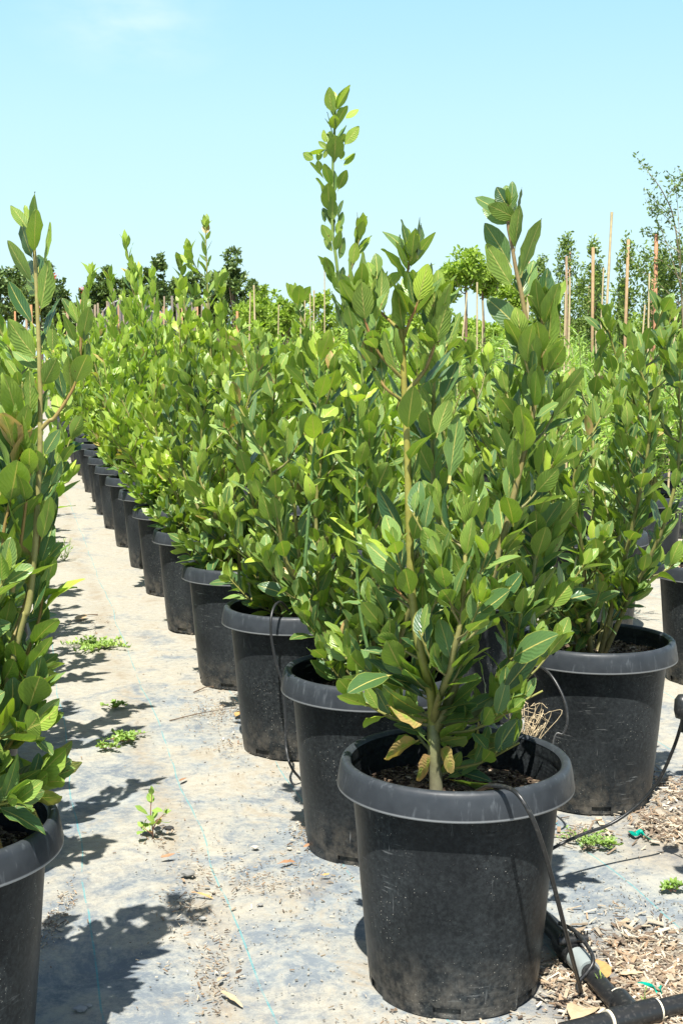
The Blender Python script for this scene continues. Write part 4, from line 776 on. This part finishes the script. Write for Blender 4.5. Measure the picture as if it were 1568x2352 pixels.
for k, (x, yt, rp, Y, lb, fl) in enumerate(((-20, 625, 45, 40, 'dark evergreen tree at the far left edge', 0), (35, 598, 40, 42, 'dark bushy tree behind the left laurel leader, left side', 0), (95, 590, 48, 40, 'dark tree with a few red flowers right of the left laurel leader', 2), (140, 660, 20, 41, 'low dark tree filling the gap beside the left leader', 1),
        (212, 625, 24, 44, 'dark pointed tree above the left end of the stake row', 1), (243, 612, 20, 45, 'narrow dark tree with a red flower above the curved shade roof', 1), (272, 640, 22, 44, 'small green tree right of the narrow flowering one', 0), (303, 600, 18, 42, 'slim dark tree behind the tall laurel of the eighth pot', 0), (365, 582, 36, 42, 'rounded mid-green tree, largest above the stake row', 0), (415, 628, 26, 43, 'loose dark tree right of the rounded one', 0), (445, 610, 22, 44, 'dark tree half hidden by the pale-tipped laurel', 0), (535, 573, 34, 40, 'tall dark tree right of the pale-tipped laurel', 0), (500, 620, 24, 41, 'dark tree just left of the tall dark one', 0), (588, 640, 32, 44, 'low greyish tree at the right end of the dark trees', 0), (330, 640, 22, 45, 'dark tree low between slim and rounded trees', 0), (175, 700, 22, 43, 'very low dark shrub at the left end of the stake row', 0))):
    tree('evergreen_tree', x, Y, yt, rp, DARK, lb, GT, 200 + k, 765, 3400, .13, trunk=.09, flowers=fl, clumps=60, clr=.21)
for k in range(26):
    x = 150 + k * 58; Y = 52 + rnd.uniform(-3, 8); left = x < 620
    tree('hedge_tree', x, Y, (728 if left else 745) + rnd.uniform(-18, 14), 44, DARK if left else (DARK if k % 3 == 0 else BRIGHT), 'low %s tree in the farthest tree line, %s from the left' % ('dark' if left or k % 3 == 0 else 'bright green', (ORD + ['twenty-fifth', 'twenty-sixth'])[k]), 'trees of the farthest line', 400 + k, 826, 1500, .22, trunk=.1, clumps=30, clr=.3)
for k, (x, yt, rp, Y) in enumerate(((600, 650, 40, 30), (655, 680, 30, 29), (560, 690, 28, 31), (700, 668, 34, 30), (745, 665, 30, 28), (610, 700, 30, 27), (810, 690, 34, 29), (870, 700, 34, 29), (950, 690, 34, 30), (1010, 700, 30, 28), (1150, 745, 60, 24), (1240, 735, 55, 25), (1330, 745, 60, 24), (1420, 730, 60, 25), (1500, 740, 60, 24), (1580, 725, 60, 25), (1080, 750, 50, 25))):
    tree('leafy_shrub', x, Y, yt, rp, BRIGHT, 'bright green bushy shrub beyond the laurels, %s from the left' % ORD[k], 'bright shrubs beyond the laurels', 500 + k, 790, 1900, .09, trunk=.04, clumps=40, cat='shrub')
GL = 'lollipop-shaped young trees on bare trunks'
for k, (x, yt, rp, Y, lo_, lb) in enumerate(((1072, 572, 42, 17, 672, 'bright lollipop tree with a round crown and bare brown trunk, nearest'), (1030, 610, 30, 18, 690, 'lollipop tree left of the nearest one, partly hidden by laurel leaves'), (1122, 598, 36, 17.5, 690, 'lollipop tree right of the nearest one, darker crown'), (1180, 640, 34, 18, 720, 'small lollipop tree behind the tall laurel leader'), (985, 640, 26, 19, 700, 'lollipop tree hidden mostly behind the foreground laurel top'))):
    tree('lollipop_tree', x, Y, yt, rp, BRIGHT, lb, GL, 300 + k, lo_, 2200, .062, trunk=.030, tcol=(.24, .14, .09), clumps=30, clr=.34)
for k, (x, yt, rp, Y, lb) in enumerate(((1370, 618, 17, 19, 'slim dark conifer column behind the orange-brown stake'), (1520, 585, 24, 18, 'broader dark conifer column near the right edge'), (1430, 640, 12, 20, 'thin conifer column between the two larger ones'))):
    tree('columnar_conifer', x, Y, yt, rp, CYP, lb, 'dark conifer columns', 330 + k, 800, 4200, .045, 'column', trunk=.03, clumps=120, ratio=.3, clr=.45)
for k, (x, yt, rp, Y, lb) in enumerate(((1300, 545, 24, 15.5, 'young climbing tree tied to the pair of stakes, first from left'), (1240, 580, 20, 16, 'sparse young tree left of the pair of stakes'), (1362, 562, 22, 14.5, 'young tree tied to an orange stake'), (1440, 560, 30, 13.5, 'young tree with loose sprays tied to the tall orange stake'), (1505, 560, 36, 13, 'leafy young tree tied to the reddish stake near the right edge'), (1560, 560, 34, 13, 'young tree cut by the right edge'), (1335, 640, 24, 16, 'low young tree between the stakes'))):
    tree('staked_tree', x, Y, yt, rp, MIDG, lb, 'young staked trees at right', 350 + k, 790, 1500, .042, 'column', trunk=.014, clumps=46, clr=.55, tint=(.4, .15))
# tall wispy tree at the right edge
rg = np.random.RandomState(77); YW = 12.5; b = MB(); P_, D_, N_, L_ = [], [], [], []
bp = atY(1568, 800, YW); bx = bp[0] + .12
def wpx(x, y): return atY(x, y, YW + rg.uniform(-.12, .12)) - np.array([bx, YW, 0])
br = [[(1575, 900), (1560, 620), (1545, 500), (1520, 440), (1490, 398), (1462, 362)], [(1565, 700), (1560, 560), (1550, 430), (1530, 400)], [(1560, 650), (1530, 560), (1505, 500), (1480, 455)], [(1560, 640), (1520, 600), (1480, 590), (1450, 560)], [(1570, 700), (1575, 560), (1572, 450), (1555, 380)], [(1545, 500), (1510, 470), (1485, 440)], [(1560, 580), (1500, 540), (1478, 530)], [(1560, 700), (1510, 650), (1470, 620), (1440, 580)], [(1530, 450), (1560, 420), (1580, 400)], [(1560, 540), (1530, 500), (1500, 480), (1490, 490)]]
for q, pts in enumerate(br):
    Q = catmull([np.array([0, 0, 0.])] + [wpx(*a) for a in pts] if q == 0 else [wpx(*a) for a in pts], 8); tube(b, Q, np.linspace(.012 if q == 0 else .004, .0012, len(Q)), 5, (.25, .20, .12)); n_ = len(Q)
    for k in range(int(85 if q else 110)):
        i = int(rg.uniform(.15 if q else .5, 1) * (n_ - 1)); p = Q[i] + rg.normal(0, .022, 3); d = rg.normal(0, 1, 3); d[2] += .2; d /= np.linalg.norm(d); n = np.cross(d, rg.normal(0, 1, 3)); n /= np.linalg.norm(n); P_.append(p); D_.append(d); N_.append(n); L_.append(rg.uniform(.025, .05))
tw = empty('wispy_tree', (bx, YW, 0), 'tall wispy tree with thin arching branches against the sky at the right edge', 'tree')
f = MB(); leafset(f, np.array(P_), np.array(D_), np.array(N_), np.array(L_), np.full(len(P_), .42), np.clip(rg.rand(len(P_), 3) * [1, .3, 0], 0, 1), 'lo', rg); f.obj('crown', DARK, tw); b.obj('trunk', STEM, tw)
# curved shade roof behind the stake row
hh = empty('hoop_house', (atY(285, 700, 36)[0], 36, 0), 'dark shade-cloth hoop house roof showing behind the stake row', 'greenhouse'); cv = MB(); rb_ = MB()
a = np.linspace(0, math.pi, 25); wq = .62; arch = np.stack([np.cos(a) * wq * 1.1, 2.05 + np.sin(a) * .75], -1); arch = np.vstack([[arch[0][0], 0], arch, [arch[-1][0], 0]])
V = np.array([[x, y, z] for y in (0, 8) for x, z in arch]); n = len(arch)
cv.add(V, [[i, i + 1, n + i + 1, n + i] for i in range(n - 1)]); cv.add(np.vstack([V[:n], [[0, 0, 1.2]]]), [[n, i + 1, i] for i in range(n - 1)])
mm = M('shade_cloth'); cv.obj('cover', mm.done(mm.bsdf(mm.mix(mm.noise(mm.co(), 8, 3), (.03, .03, .032), (.10, .105, .11)), .7)), hh, smooth=False)
for yy in (0, 2, 4): tube(rb_, np.stack([arch[:, 0] * 1.02, np.full(n, yy - .03), arch[:, 1] + .02], -1), .02, 6, (.35, .35, .36))
rb_.obj('rib', WOOD, hh)

# ------------------------------------------------------------------ drip tubes and the irrigation pipe
def hose(name, P, r, label, group='thin black drip tubes', end=None):
    b = MB(); tube(b, catmull(P, 8), r, 8, (.5, .5, .5)); o = b.obj(name, TUBE); return tag(o, label, 'tube', group)
gz = lambda x, y, z=.004: atZ(x, y, z)
hose('drip_tube', [(.235, 2.40, .375), (.25, 2.31, .42), (.262, 2.24, .452), atY(1160, 1808, 2.205), atY(1190, 1826, 2.165), atY(1222, 1880, 2.15), atY(1252, 1965, 2.17), atY(1283, 2080, 2.21), atY(1308, 2180, 2.27), gz(1335, 2283, .006)], .0042, 'black drip tube bent over the rim of the foreground pot down to the ground')
hose('drip_tube', [gz(1215, 1985, .02), atY(1275, 1945, 2.90), atY(1340, 1915, 2.93), atY(1400, 1893, 2.96), atY(1460, 1852, 2.97), atY(1510, 1795, 2.96), atY(1545, 1720, 2.94), atY(1562, 1668, 2.92), atY(1566, 1650, 2.9)], .004, 'black drip tube rising in a long arc to the emitter at the right edge')
hose('drip_tube', [atY(1235, 1560, 3.36), atY(1205, 1512, 3.30), atY(1225, 1522, 3.24), atY(1262, 1548, 3.18), atY(1292, 1600, 3.14), atY(1302, 1650, 3.12), atY(1292, 1685, 3.11), atY(1268, 1712, 3.10), gz(1240, 1990, .01)], .0035, 'black drip tube looping in front of the wide pot at right')
hose('drip_tube', [(-.12, 3.93, .39), atY(665, 1405, 3.84), atY(645, 1383, 3.77), atY(630, 1393, 3.73), atY(622, 1425, 3.70), atY(624, 1470, 3.69), atY(634, 1520, 3.68), atY(648, 1570, 3.67), atY(655, 1640, 3.65), atY(657, 1715, 3.62), atY(668, 1760, 3.58), gz(692, 1792, .006)], .0038, 'grey drip tube looping over the rim of the third pot in the middle row')
em = empty('drip_emitter', atY(1566, 1652, 2.9), 'black drip emitter bulb held up at the right edge', 'emitter'); b = MB(); lathe(b, [(0, -.03), (.004, -.03), (.005, .0), (.016, .004), (.020, .02), (.019, .045), (.012, .056), (0, .058)], 20); b.obj('bulb', TUBE, em)
b = MB(); tube(b, [[0, 0, -.02], [.03, 0, -.10], [.05, 0, -.30], [.055, 0, -em.location[2]]], .003, 6, (.5,) * 3); b.obj('support_stake', TUBE, em)
ip = empty('irrigation_pipe', gz(1420, 2310, .02), 'black irrigation pipe with a tee joint lying in the bark chips', 'pipe'); o0 = np.array(ip.location)
A_, Bb = gz(1225, 2085, .021), gz(1418, 2308, .021); u_ = (Bb - A_) / np.linalg.norm(Bb - A_)
b = MB(); tube(b, [A_, Bb], .0175, 20, (.5,) * 3); b.obj('branch_pipe', TUBE, ip, off=o0)
Cc, Dd = gz(1290, 2372, .022), gz(1650, 2285, .022); v_ = (Dd - Cc) / np.linalg.norm(Dd - Cc)
b = MB(); tube(b, [Cc, Dd], .0175, 20, (.5,) * 3); b.obj('main_pipe', TUBE, ip, off=o0)
tp = Bb + u_ * .0; tm = Cc + v_ * ((tp - Cc) @ v_)
b = MB(); tube(b, [tm - v_ * .05, tm + v_ * .05], .0225, 24, (.5,) * 3); tube(b, [tm, tm - u_ * .062], .0222, 24, (.5,) * 3); b.obj('tee_joint', TUBE, ip, off=o0)
for q in (tm - v_ * .052, tm + v_ * .052, tm - u_ * .064):
    d_ = v_ if abs((q - tm) @ v_) > abs((q - tm) @ u_) and np.linalg.norm(np.cross(q - tm, v_)) < .01 else u_
    b = MB(); tube(b, [q - d_ * .003, q + d_ * .003], .0205, 24, (.5,) * 3); b.obj('cement_ring', CREAM, ip, off=o0)
cp = gz(1300, 2222, .021); cp = A_ + u_ * ((cp - A_) @ u_)
b = MB(); tube(b, [cp - u_ * .035, cp + u_ * .028], .0225, 24, (.5,) * 3); b.obj('grey_coupling', GREY, ip, off=o0)
b = MB(); q = cp - u_ * .062; tube(b, [q - u_ * .05, q - u_ * .02, q + u_ * .02], [.024, .027, .024], 24, (.5,) * 3); b.obj('valve_body', TUBE, ip, off=o0)
b = MB(); w_ = np.cross(u_, [0, 0, 1]); q2 = q + np.array([0, 0, .030]) + u_ * .01; tube(b, [q2 - w_ * .028, q2 + w_ * .034], .0085, 10, (.5,) * 3)
for k in range(10):
    z_ = q2 - w_ * (.028 - k * .0066); tube(b, [z_ - np.array([0, 0, .0]), z_ + np.array([0, 0, .016])], .0016, 5, (.5,) * 3)
b.obj('ribbed_clamp', TUBE, ip, off=o0)
hose('drip_tube', [cp - u_ * .13 + [0, 0, .03], cp - u_ * .05 + [.004, 0, .045], cp + u_ * .03 + [.004, -.01, .03], gz(1325, 2262, .012), gz(1338, 2290, .006)], .0042, 'short black tube lying along the grey coupling beside the foreground pot')

# ------------------------------------------------------------------ litter, stones, weeds
rg = np.random.RandomState(99)
def chips(name, label, areas, kind, cols, mat=CHIP, smin=.003, smax=.036, thin=.14, base=.0015):
    b = MB()
    for (x0, y0, x1, y1, n, z) in areas:
        c = gz((x0 + x1) / 2, (y0 + y1) / 2, 0); e0 = gz(x0, y1, 0); e1 = gz(x1, y0, 0); hx, hy = abs(gz(x1, (y0 + y1) / 2, 0)[0] - gz(x0, (y0 + y1) / 2, 0)[0]) / 2, abs(e1[1] - e0[1]) / 2
        P = np.stack([c[0] + rg.normal(0, .55, n) * hx, (e0[1] + e1[1]) / 2 + rg.normal(0, .55, n) * hy, rg.uniform(base, z, n)], -1)
        ok = np.hypot(P[:, 0] - X0, P[:, 1] - Y0) > .17; P = P[ok]; n = len(P)
        ln_ = smin + (smax - smin) * rg.rand(n) ** 1.7; S = np.stack([ln_, ln_ * thin * np.exp(rg.normal(0, .55, n)) + .0006, np.full(n, .0008) + .0012 * rg.rand(n)], -1)
        cl = np.array(cols)[rg.randint(0, len(cols), n)] * rg.uniform(.7, 1.2, (n, 1)); boxes(b, P, S, rg.uniform(0, 6.28, n), np.clip(cl, 0, 1), rg.normal(0, .30, n))
    o = b.obj(name, mat, smooth=False); return tag(o, kind=kind)
tan = [(.44, .37, .27), (.34, .27, .19), (.58, .52, .42), (.24, .18, .13), (.36, .25, .16), (.16, .12, .09), (.48, .42, .33)]
chips('bark_chips', None, [(1380, 2130, 1640, 2380, 1700, .007), (1430, 2230, 1640, 2420, 900, .008), (1440, 1850, 1640, 1950, 700, .008), (1230, 2200, 1400, 2352, 500, .006), (1480, 1780, 1640, 1850, 400, .006), (1290, 1890, 1400, 1950, 160, .004)], 'stuff', tan)
chips('dry_litter', None, [(430, 1600, 560, 1670, 380, .008), (480, 1690, 580, 1740, 90, .004), (480, 1970, 760, 2080, 260, .003), (370, 1960, 500, 2180, 240, .003), (430, 2130, 540, 2380, 200, .003), (320, 1880, 410, 1970, 90, .003), (150, 1400, 260, 1500, 90, .004), (200, 1300, 900, 2352, 380, .002), (660, 1880, 740, 1960, 160, .004), (100, 2040, 150, 2200, 200, .004), (820, 2290, 1250, 2400, 300, .004), (560, 1480, 620, 1560, 60, .004)], 'stuff', tan, smin=.003, smax=.013)
chips('grit', None, [(500, 1900, 1100, 2500, 500, .002), (300, 1700, 900, 2300, 500, .002), (250, 1400, 700, 1800, 500, .002), (1300, 2000, 1600, 2250, 500, .002)], 'stuff', [(.36, .34, .30), (.26, .24, .20), (.50, .47, .40), (.16, .15, .13)], STONE, .001, .0042, .8, .0005)
# twigs in the litter heap near the third pot
tw_ = [((445, 1590), (520, 1575), .0025, 'thin dark twig lying left of the fourth pot'), ((390, 1655), (545, 1625), .002, 'long brown twig running through the dry litter heap'), ((1410, 2185), (1505, 2205), .0022, 'pale curved twig on the fabric at the right'), ((700, 1700), (640, 1690), .0015, 'tiny twig left of the second pot'), ((225, 1412), (172, 1420), .003, 'short dark twig beside the curled leaf')]
for a_, c_, r_, lb in tw_:
    P0, P1 = gz(*a_, r_), gz(*c_, r_); mdl = (P0 + P1) / 2 + [rg.normal(0, .01), .015, .004]; b = MB(); tube(b, catmull([P0, (P0 + mdl) / 2 + [.003, .004, .001], mdl, P1], 5), np.linspace(r_, r_ * .5, 16), 6, (.45, .38, .30) if 'pale' in lb else (.14, .10, .07)); tag(b.obj('twig', CHIP), lb, 'twig', 'twigs on the ground')
def dryleaf(p, q, w, col, label, lift=.006, curl=None):
    a_, c_ = gz(*p, .003), gz(*q, .003); d = c_ - a_; L_ = np.linalg.norm(d); d = d / L_; d[2] = .05; b = MB(); r2 = np.random.RandomState(int(p[0] * 7 + p[1]))
    leafset(b, np.array([a_ + [0, 0, lift]]), np.array([d / np.linalg.norm(d)]), np.array([[.1, -.15, 1.]]), np.array([L_ / 1.13]), np.array([w]), np.array([col]), 'hi', r2)
    o = b.obj('dry_leaf', DRYLEAF, off=a_); o.location = a_; tag(o, label, 'leaf', 'dry leaves on the ground'); return o
OC, RB, TN = (.56, .33, .13), (.36, .20, .11), (.52, .41, .26)
for p_, q_, w_l, cl, lb in (((1330, 2200), (1388, 2275), .48, OC, 'big orange-tan leaf lying beside the irrigation pipe'), ((1305, 2355), (1368, 2290), .5, TN, 'broad pale tan leaf under the end of the drip tube'), ((1450, 2338), (1500, 2352), .5, OC, 'orange leaf behind the main pipe at the bottom right'),
        ((364, 1975), (402, 1970), .3, RB, 'narrow reddish leaf beside the soil trail in the aisle'), ((440, 2055), (490, 2062), .14, OC, 'thin curved orange leaf below the grey stone'), ((636, 1990), (682, 1978), .2, RB, 'curled reddish leaf near the second pot, left of it'), ((352, 1918), (328, 1912), .4, OC, 'small orange leaf at the foot of the lone seedling'),
        ((170, 1425), (200, 1418), .6, (.50, .36, .22), 'upturned tan leaf in the far left of the aisle'), ((500, 2280), (560, 2310), .2, TN, 'curved pale leaf near the bottom of the aisle'), ((498, 2262), (512, 2248), .4, TN, 'short pale leaf at the soil trail near the bottom'), ((540, 1650), (552, 1640), .5, OC, 'small orange leaf in the dry litter heap'), ((735, 2015), (758, 2018), .4, OC, 'small orange leaf right of the brown soil streak'), ((540, 2245), (555, 2232), .35, (.10, .07, .05), 'small dark leaf near the bottom of the aisle'), ((1480, 2240), (1420, 2248), .25, TN, 'long pale leaf strip among the bark chips'), ((695, 1952), (712, 1945), .4, RB, 'tiny red-brown leaf at the foot of the second pot'), ((410, 1800), (430, 1790), .3, RB, 'star-like reddish leaf in the shade of the left laurel')):
    dryleaf(p_, q_, w_l, cl, lb)
def stone(p, r_, col, lb):
    a_ = gz(*p, 0); b = MB(); n1, n2 = 8, 12; V = []; r2 = np.random.RandomState(int(p[0])); 
    for i in range(n1 + 1):
        for j in range(n2):
            t_, f_ = math.pi * i / n1, 6.2832 * j / n2; k_ = 1 + .16 * math.sin(3 * f_ + r2.rand() * .7 + i) + .1 * r2.rand() * (0 < i < n1); V.append([r_ * 1.3 * k_ * math.sin(t_) * math.cos(f_), r_ * k_ * math.sin(t_) * math.sin(f_), r_ * .55 + r_ * .6 * math.cos(t_)])
    b.add(V, [[i * n2 + j, (i + 1) * n2 + j, (i + 1) * n2 + (j + 1) % n2, i * n2 + (j + 1) % n2] for i in range(n1) for j in range(n2)], None, np.tile(col, (len(V), 1)))
    o = b.obj('stone', STONE, smooth=False); o.location = a_; tag(o, lb, 'stone', 'stones on the fabric')
for p_, r_, cl, lb in (((432, 2011), .013, (.22, .22, .21), 'dark grey stone right of the soil trail in the aisle'), ((390, 1906), .009, (.04, .04, .04), 'black crumb of soil right of the lone seedling'), ((186, 2322), .010, (.30, .31, .32), 'pale grey stone at the bottom left in the shade'), ((586, 1949), .007, (.50, .47, .40), 'small cream stone left of the second pot'), ((466, 2112), .006, (.33, .33, .31), 'small round pebble beside the soil trail'), ((598, 2080), .005, (.25, .25, .24), 'lone grey pebble low in the aisle'), ((487, 2050), .006, (.40, .37, .30), 'tan pebble beside the thin curved leaf'), ((1443, 2238), .006, (.60, .58, .50), 'pale round pebble under the curved twig'), ((205, 2312), .005, (.35, .35, .34), 'tiny pebble beside the pale stone at bottom left')):
    stone(p_, r_, cl, lb)
def ground_weed(p, r_, n, label, seed, leaf=.014, up=.35, red=True, lim=.2):
    """low weed with creeping stems"""
    a_ = gz(*p, 0); r2 = np.random.RandomState(seed); t = empty('ground_weed', a_, label, 'weed', 'low weeds on the fabric'); st_ = MB(); P, D, N, Ls, T = [], [], [], [], []
    for k in range(n):
        az = r2.uniform(0, 6.28); ln_ = r_ * r2.uniform(.3, 1); e = np.array([math.cos(az) * ln_ * 1.25, math.sin(az) * ln_, .006 + r2.rand() * .014]); s0 = np.array([math.cos(az), math.sin(az), 0]) * .2 * ln_; s0[2] = .003
        Q = catmull([s0, (s0 + e) / 2 + [0, 0, .006], e], 3); tube(st_, Q, .0009, 4, (.40, .14, .10) if red else (.2, .28, .1), cap=False)
        for i in range(1, 7):
            for sd in (0, 1, 2):
                a2 = r2.uniform(0, 6.28); d = np.array([math.cos(a2), math.sin(a2), up + r2.rand() * .6]); d /= np.linalg.norm(d); nn = np.array([0, 0, 1.]) + r2.normal(0, .3, 3); nn -= d * (nn @ d); nn /= np.linalg.norm(nn)
                P.append(Q[i]); D.append(d); N.append(nn); Ls.append(leaf * r2.uniform(.5, 1.2)); T.append((r2.rand(), max(0, r2.normal(lim, .15)), 0))
    f = MB(); leafset(f, np.array(P), np.array(D), np.array(N), np.array(Ls), np.full(len(P), .55), np.clip(np.array(T), 0, 1), 'mid', r2); f.obj('foliage', WEED, t); st_.obj('stem', STEM, t)
ground_weed((222, 1488), .13, 34, 'largest low green weed patch in the aisle beside the left laurels', 1, .018, .8, False, .35)
ground_weed((290, 1702), .075, 18, 'purslane-like weed patch with reddish stems in the aisle', 2, .016)
ground_weed((248, 1722), .035, 7, 'small weed tuft just left of the purslane-like patch', 3, .013)
ground_weed((262, 1628), .035, 7, 'tiny bright weed on the green fabric thread in the aisle', 4, .014, .3)
ground_weed((1340, 1938), .07, 22, 'flat grey-green weed behind the foreground pot, right of the tube', 5, .009, .3, False, .0)
ground_weed((1388, 1948), .035, 9, 'small bright weed right of the flat grey-green one', 6, .011, .5, False, .3)
ground_weed((1545, 2050), .03, 6, 'small weed with reddish stem near the right edge', 7, .014, .5)
def seedling(name, p, stems, label, seed, leaf, gap, col, mat=WEED, ratio=.55, a0=60, a1=45, lime=.35, tip=3):
    a_ = gz(*p, 0); q = Plant(seed, 'mid')
    for pts in stems: q.shoot([atY(x, y, a_[1] + dy) - a_ if (x, y) != p else np.zeros(3) for x, y, dy in pts], .0022, .001, L=leaf, gap=gap, start=.15, a0=a0, a1=a1, tip=tip, lime=lime, c0=col, c1=col, seg=5, ratio=ratio, n=4)
    t = empty(name, a_, label, 'weed', 'upright weeds in the aisle')
    for s_ in q.stems: s_.obj('stem', STEM, t)
    q.foliage_mb().obj('foliage', mat, t)
seedling('seedling', (352, 1925), [[(352, 1925, 0), (350, 1895, 0), (346, 1865, 0), (350, 1820, 0)], [(351, 1905, 0), (362, 1885, -.01), (378, 1870, -.01)], [(350, 1915, 0), (335, 1905, -.01), (328, 1898, 0)]], 'lone leafy seedling with a reddish stem standing in the aisle shadow', 8, .044, .018, (.34, .17, .12), ratio=.62, a0=75, a1=55)
seedling('bushy_weed', (148, 1288), [[(148, 1288, 0), (140, 1270, 0), (134, 1245, 0)], [(148, 1288, 0), (150, 1262, 0), (148, 1240, 0)], [(148, 1288, 0), (158, 1265, .02), (162, 1240, .02)], [(148, 1288, 0), (136, 1275, .02), (128, 1262, 0)], [(148, 1288, 0), (156, 1275, -.02), (166, 1255, 0)]], 'upright bushy weed standing alone far up the aisle', 9, .030, .012, (.25, .32, .14), ratio=.3, a0=45, a1=30)
seedling('pipe_weed', (1378, 2290), [[(1378, 2290, 0), (1376, 2270, 0), (1380, 2240, 0)], [(1378, 2290, 0), (1386, 2275, 0), (1390, 2262, 0)]], 'small pointed weed growing against the irrigation pipe', 10, .020, .006, (.3, .4, .15), ratio=.25)
seedling('pipe_weed', (1476, 2330), [[(1476, 2330, 0), (1478, 2305, 0), (1480, 2278, 0)], [(1476, 2330, 0), (1486, 2310, 0)]], 'thin weed behind the main pipe at the bottom right', 12, .020, .006, (.3, .4, .15), ratio=.22)
# dead grass between the pots
r2 = np.random.RandomState(3); dg = gz(1235, 1990, 0); dg = np.array([.445, 3.02, 0]); t = empty('dead_grass', dg, 'dead straw-coloured grass tuft between the foreground pot and the wide pot', 'grass tuft'); b = MB()
for k in range(46):
    e = atY(r2.uniform(1170, 1262), r2.uniform(1615, 1700), 3.02 + r2.uniform(-.06, .06)) - dg; m1 = np.array([r2.normal(-.02, .012), r2.normal(0, .01), .24]); m2 = m1 * .4 + e * .6 + [r2.normal(0, .02), r2.normal(0, .02), .05]
    tube(b, catmull([np.array([0, 0, 0]), m1, m2, e], 5), np.linspace(.0013, .0006, 16), 4, np.array((.62, .50, .32)) * r2.uniform(.7, 1.2), cap=False)
b.obj('blades', CHIP, t)
# green plastic ribbons
def ribbon(pts, wd, label):
    Q = catmull([gz(x, y, z) for x, y, z in pts], 6); T, _, _ = frames(Q); n = len(Q); rot = np.linspace(0, 3.0, n); S = np.stack([-T[:, 1] * np.cos(rot), T[:, 0] * np.cos(rot), np.abs(np.sin(rot))], -1) * wd
    V = np.concatenate([Q - S / 2, Q + S / 2]); V[:, 2] = np.maximum(V[:, 2], .002); b = MB(); b.add(V, [[i, i + 1, n + i + 1, n + i] for i in range(n - 1)], None, np.tile((.0, .30, .22), (len(V), 1)))
    o = b.obj('plastic_ribbon', RIBBON); md = o.modifiers.new('thickness', 'SOLIDIFY'); md.thickness = .0006; tag(o, label, 'ribbon', 'green plastic ribbons')
ribbon([(1445, 1908, .004), (1458, 1916, .010), (1470, 1910, .012), (1480, 1922, .006), (1495, 1930, .005), (1512, 1936, .004)], .012, 'teal plastic ribbon scrap on the bark chips beside the tube shadow')
ribbon([(1455, 2260, .004), (1475, 2262, .008), (1500, 2268, .010), (1512, 2282, .006)], .012, 'teal plastic ribbon scrap in the chips behind the main pipe')
ribbon([(1508, 2262, .004), (1516, 2275, .012), (1520, 2288, .004)], .014, 'short teal ribbon stub at the end of the longer scrap')
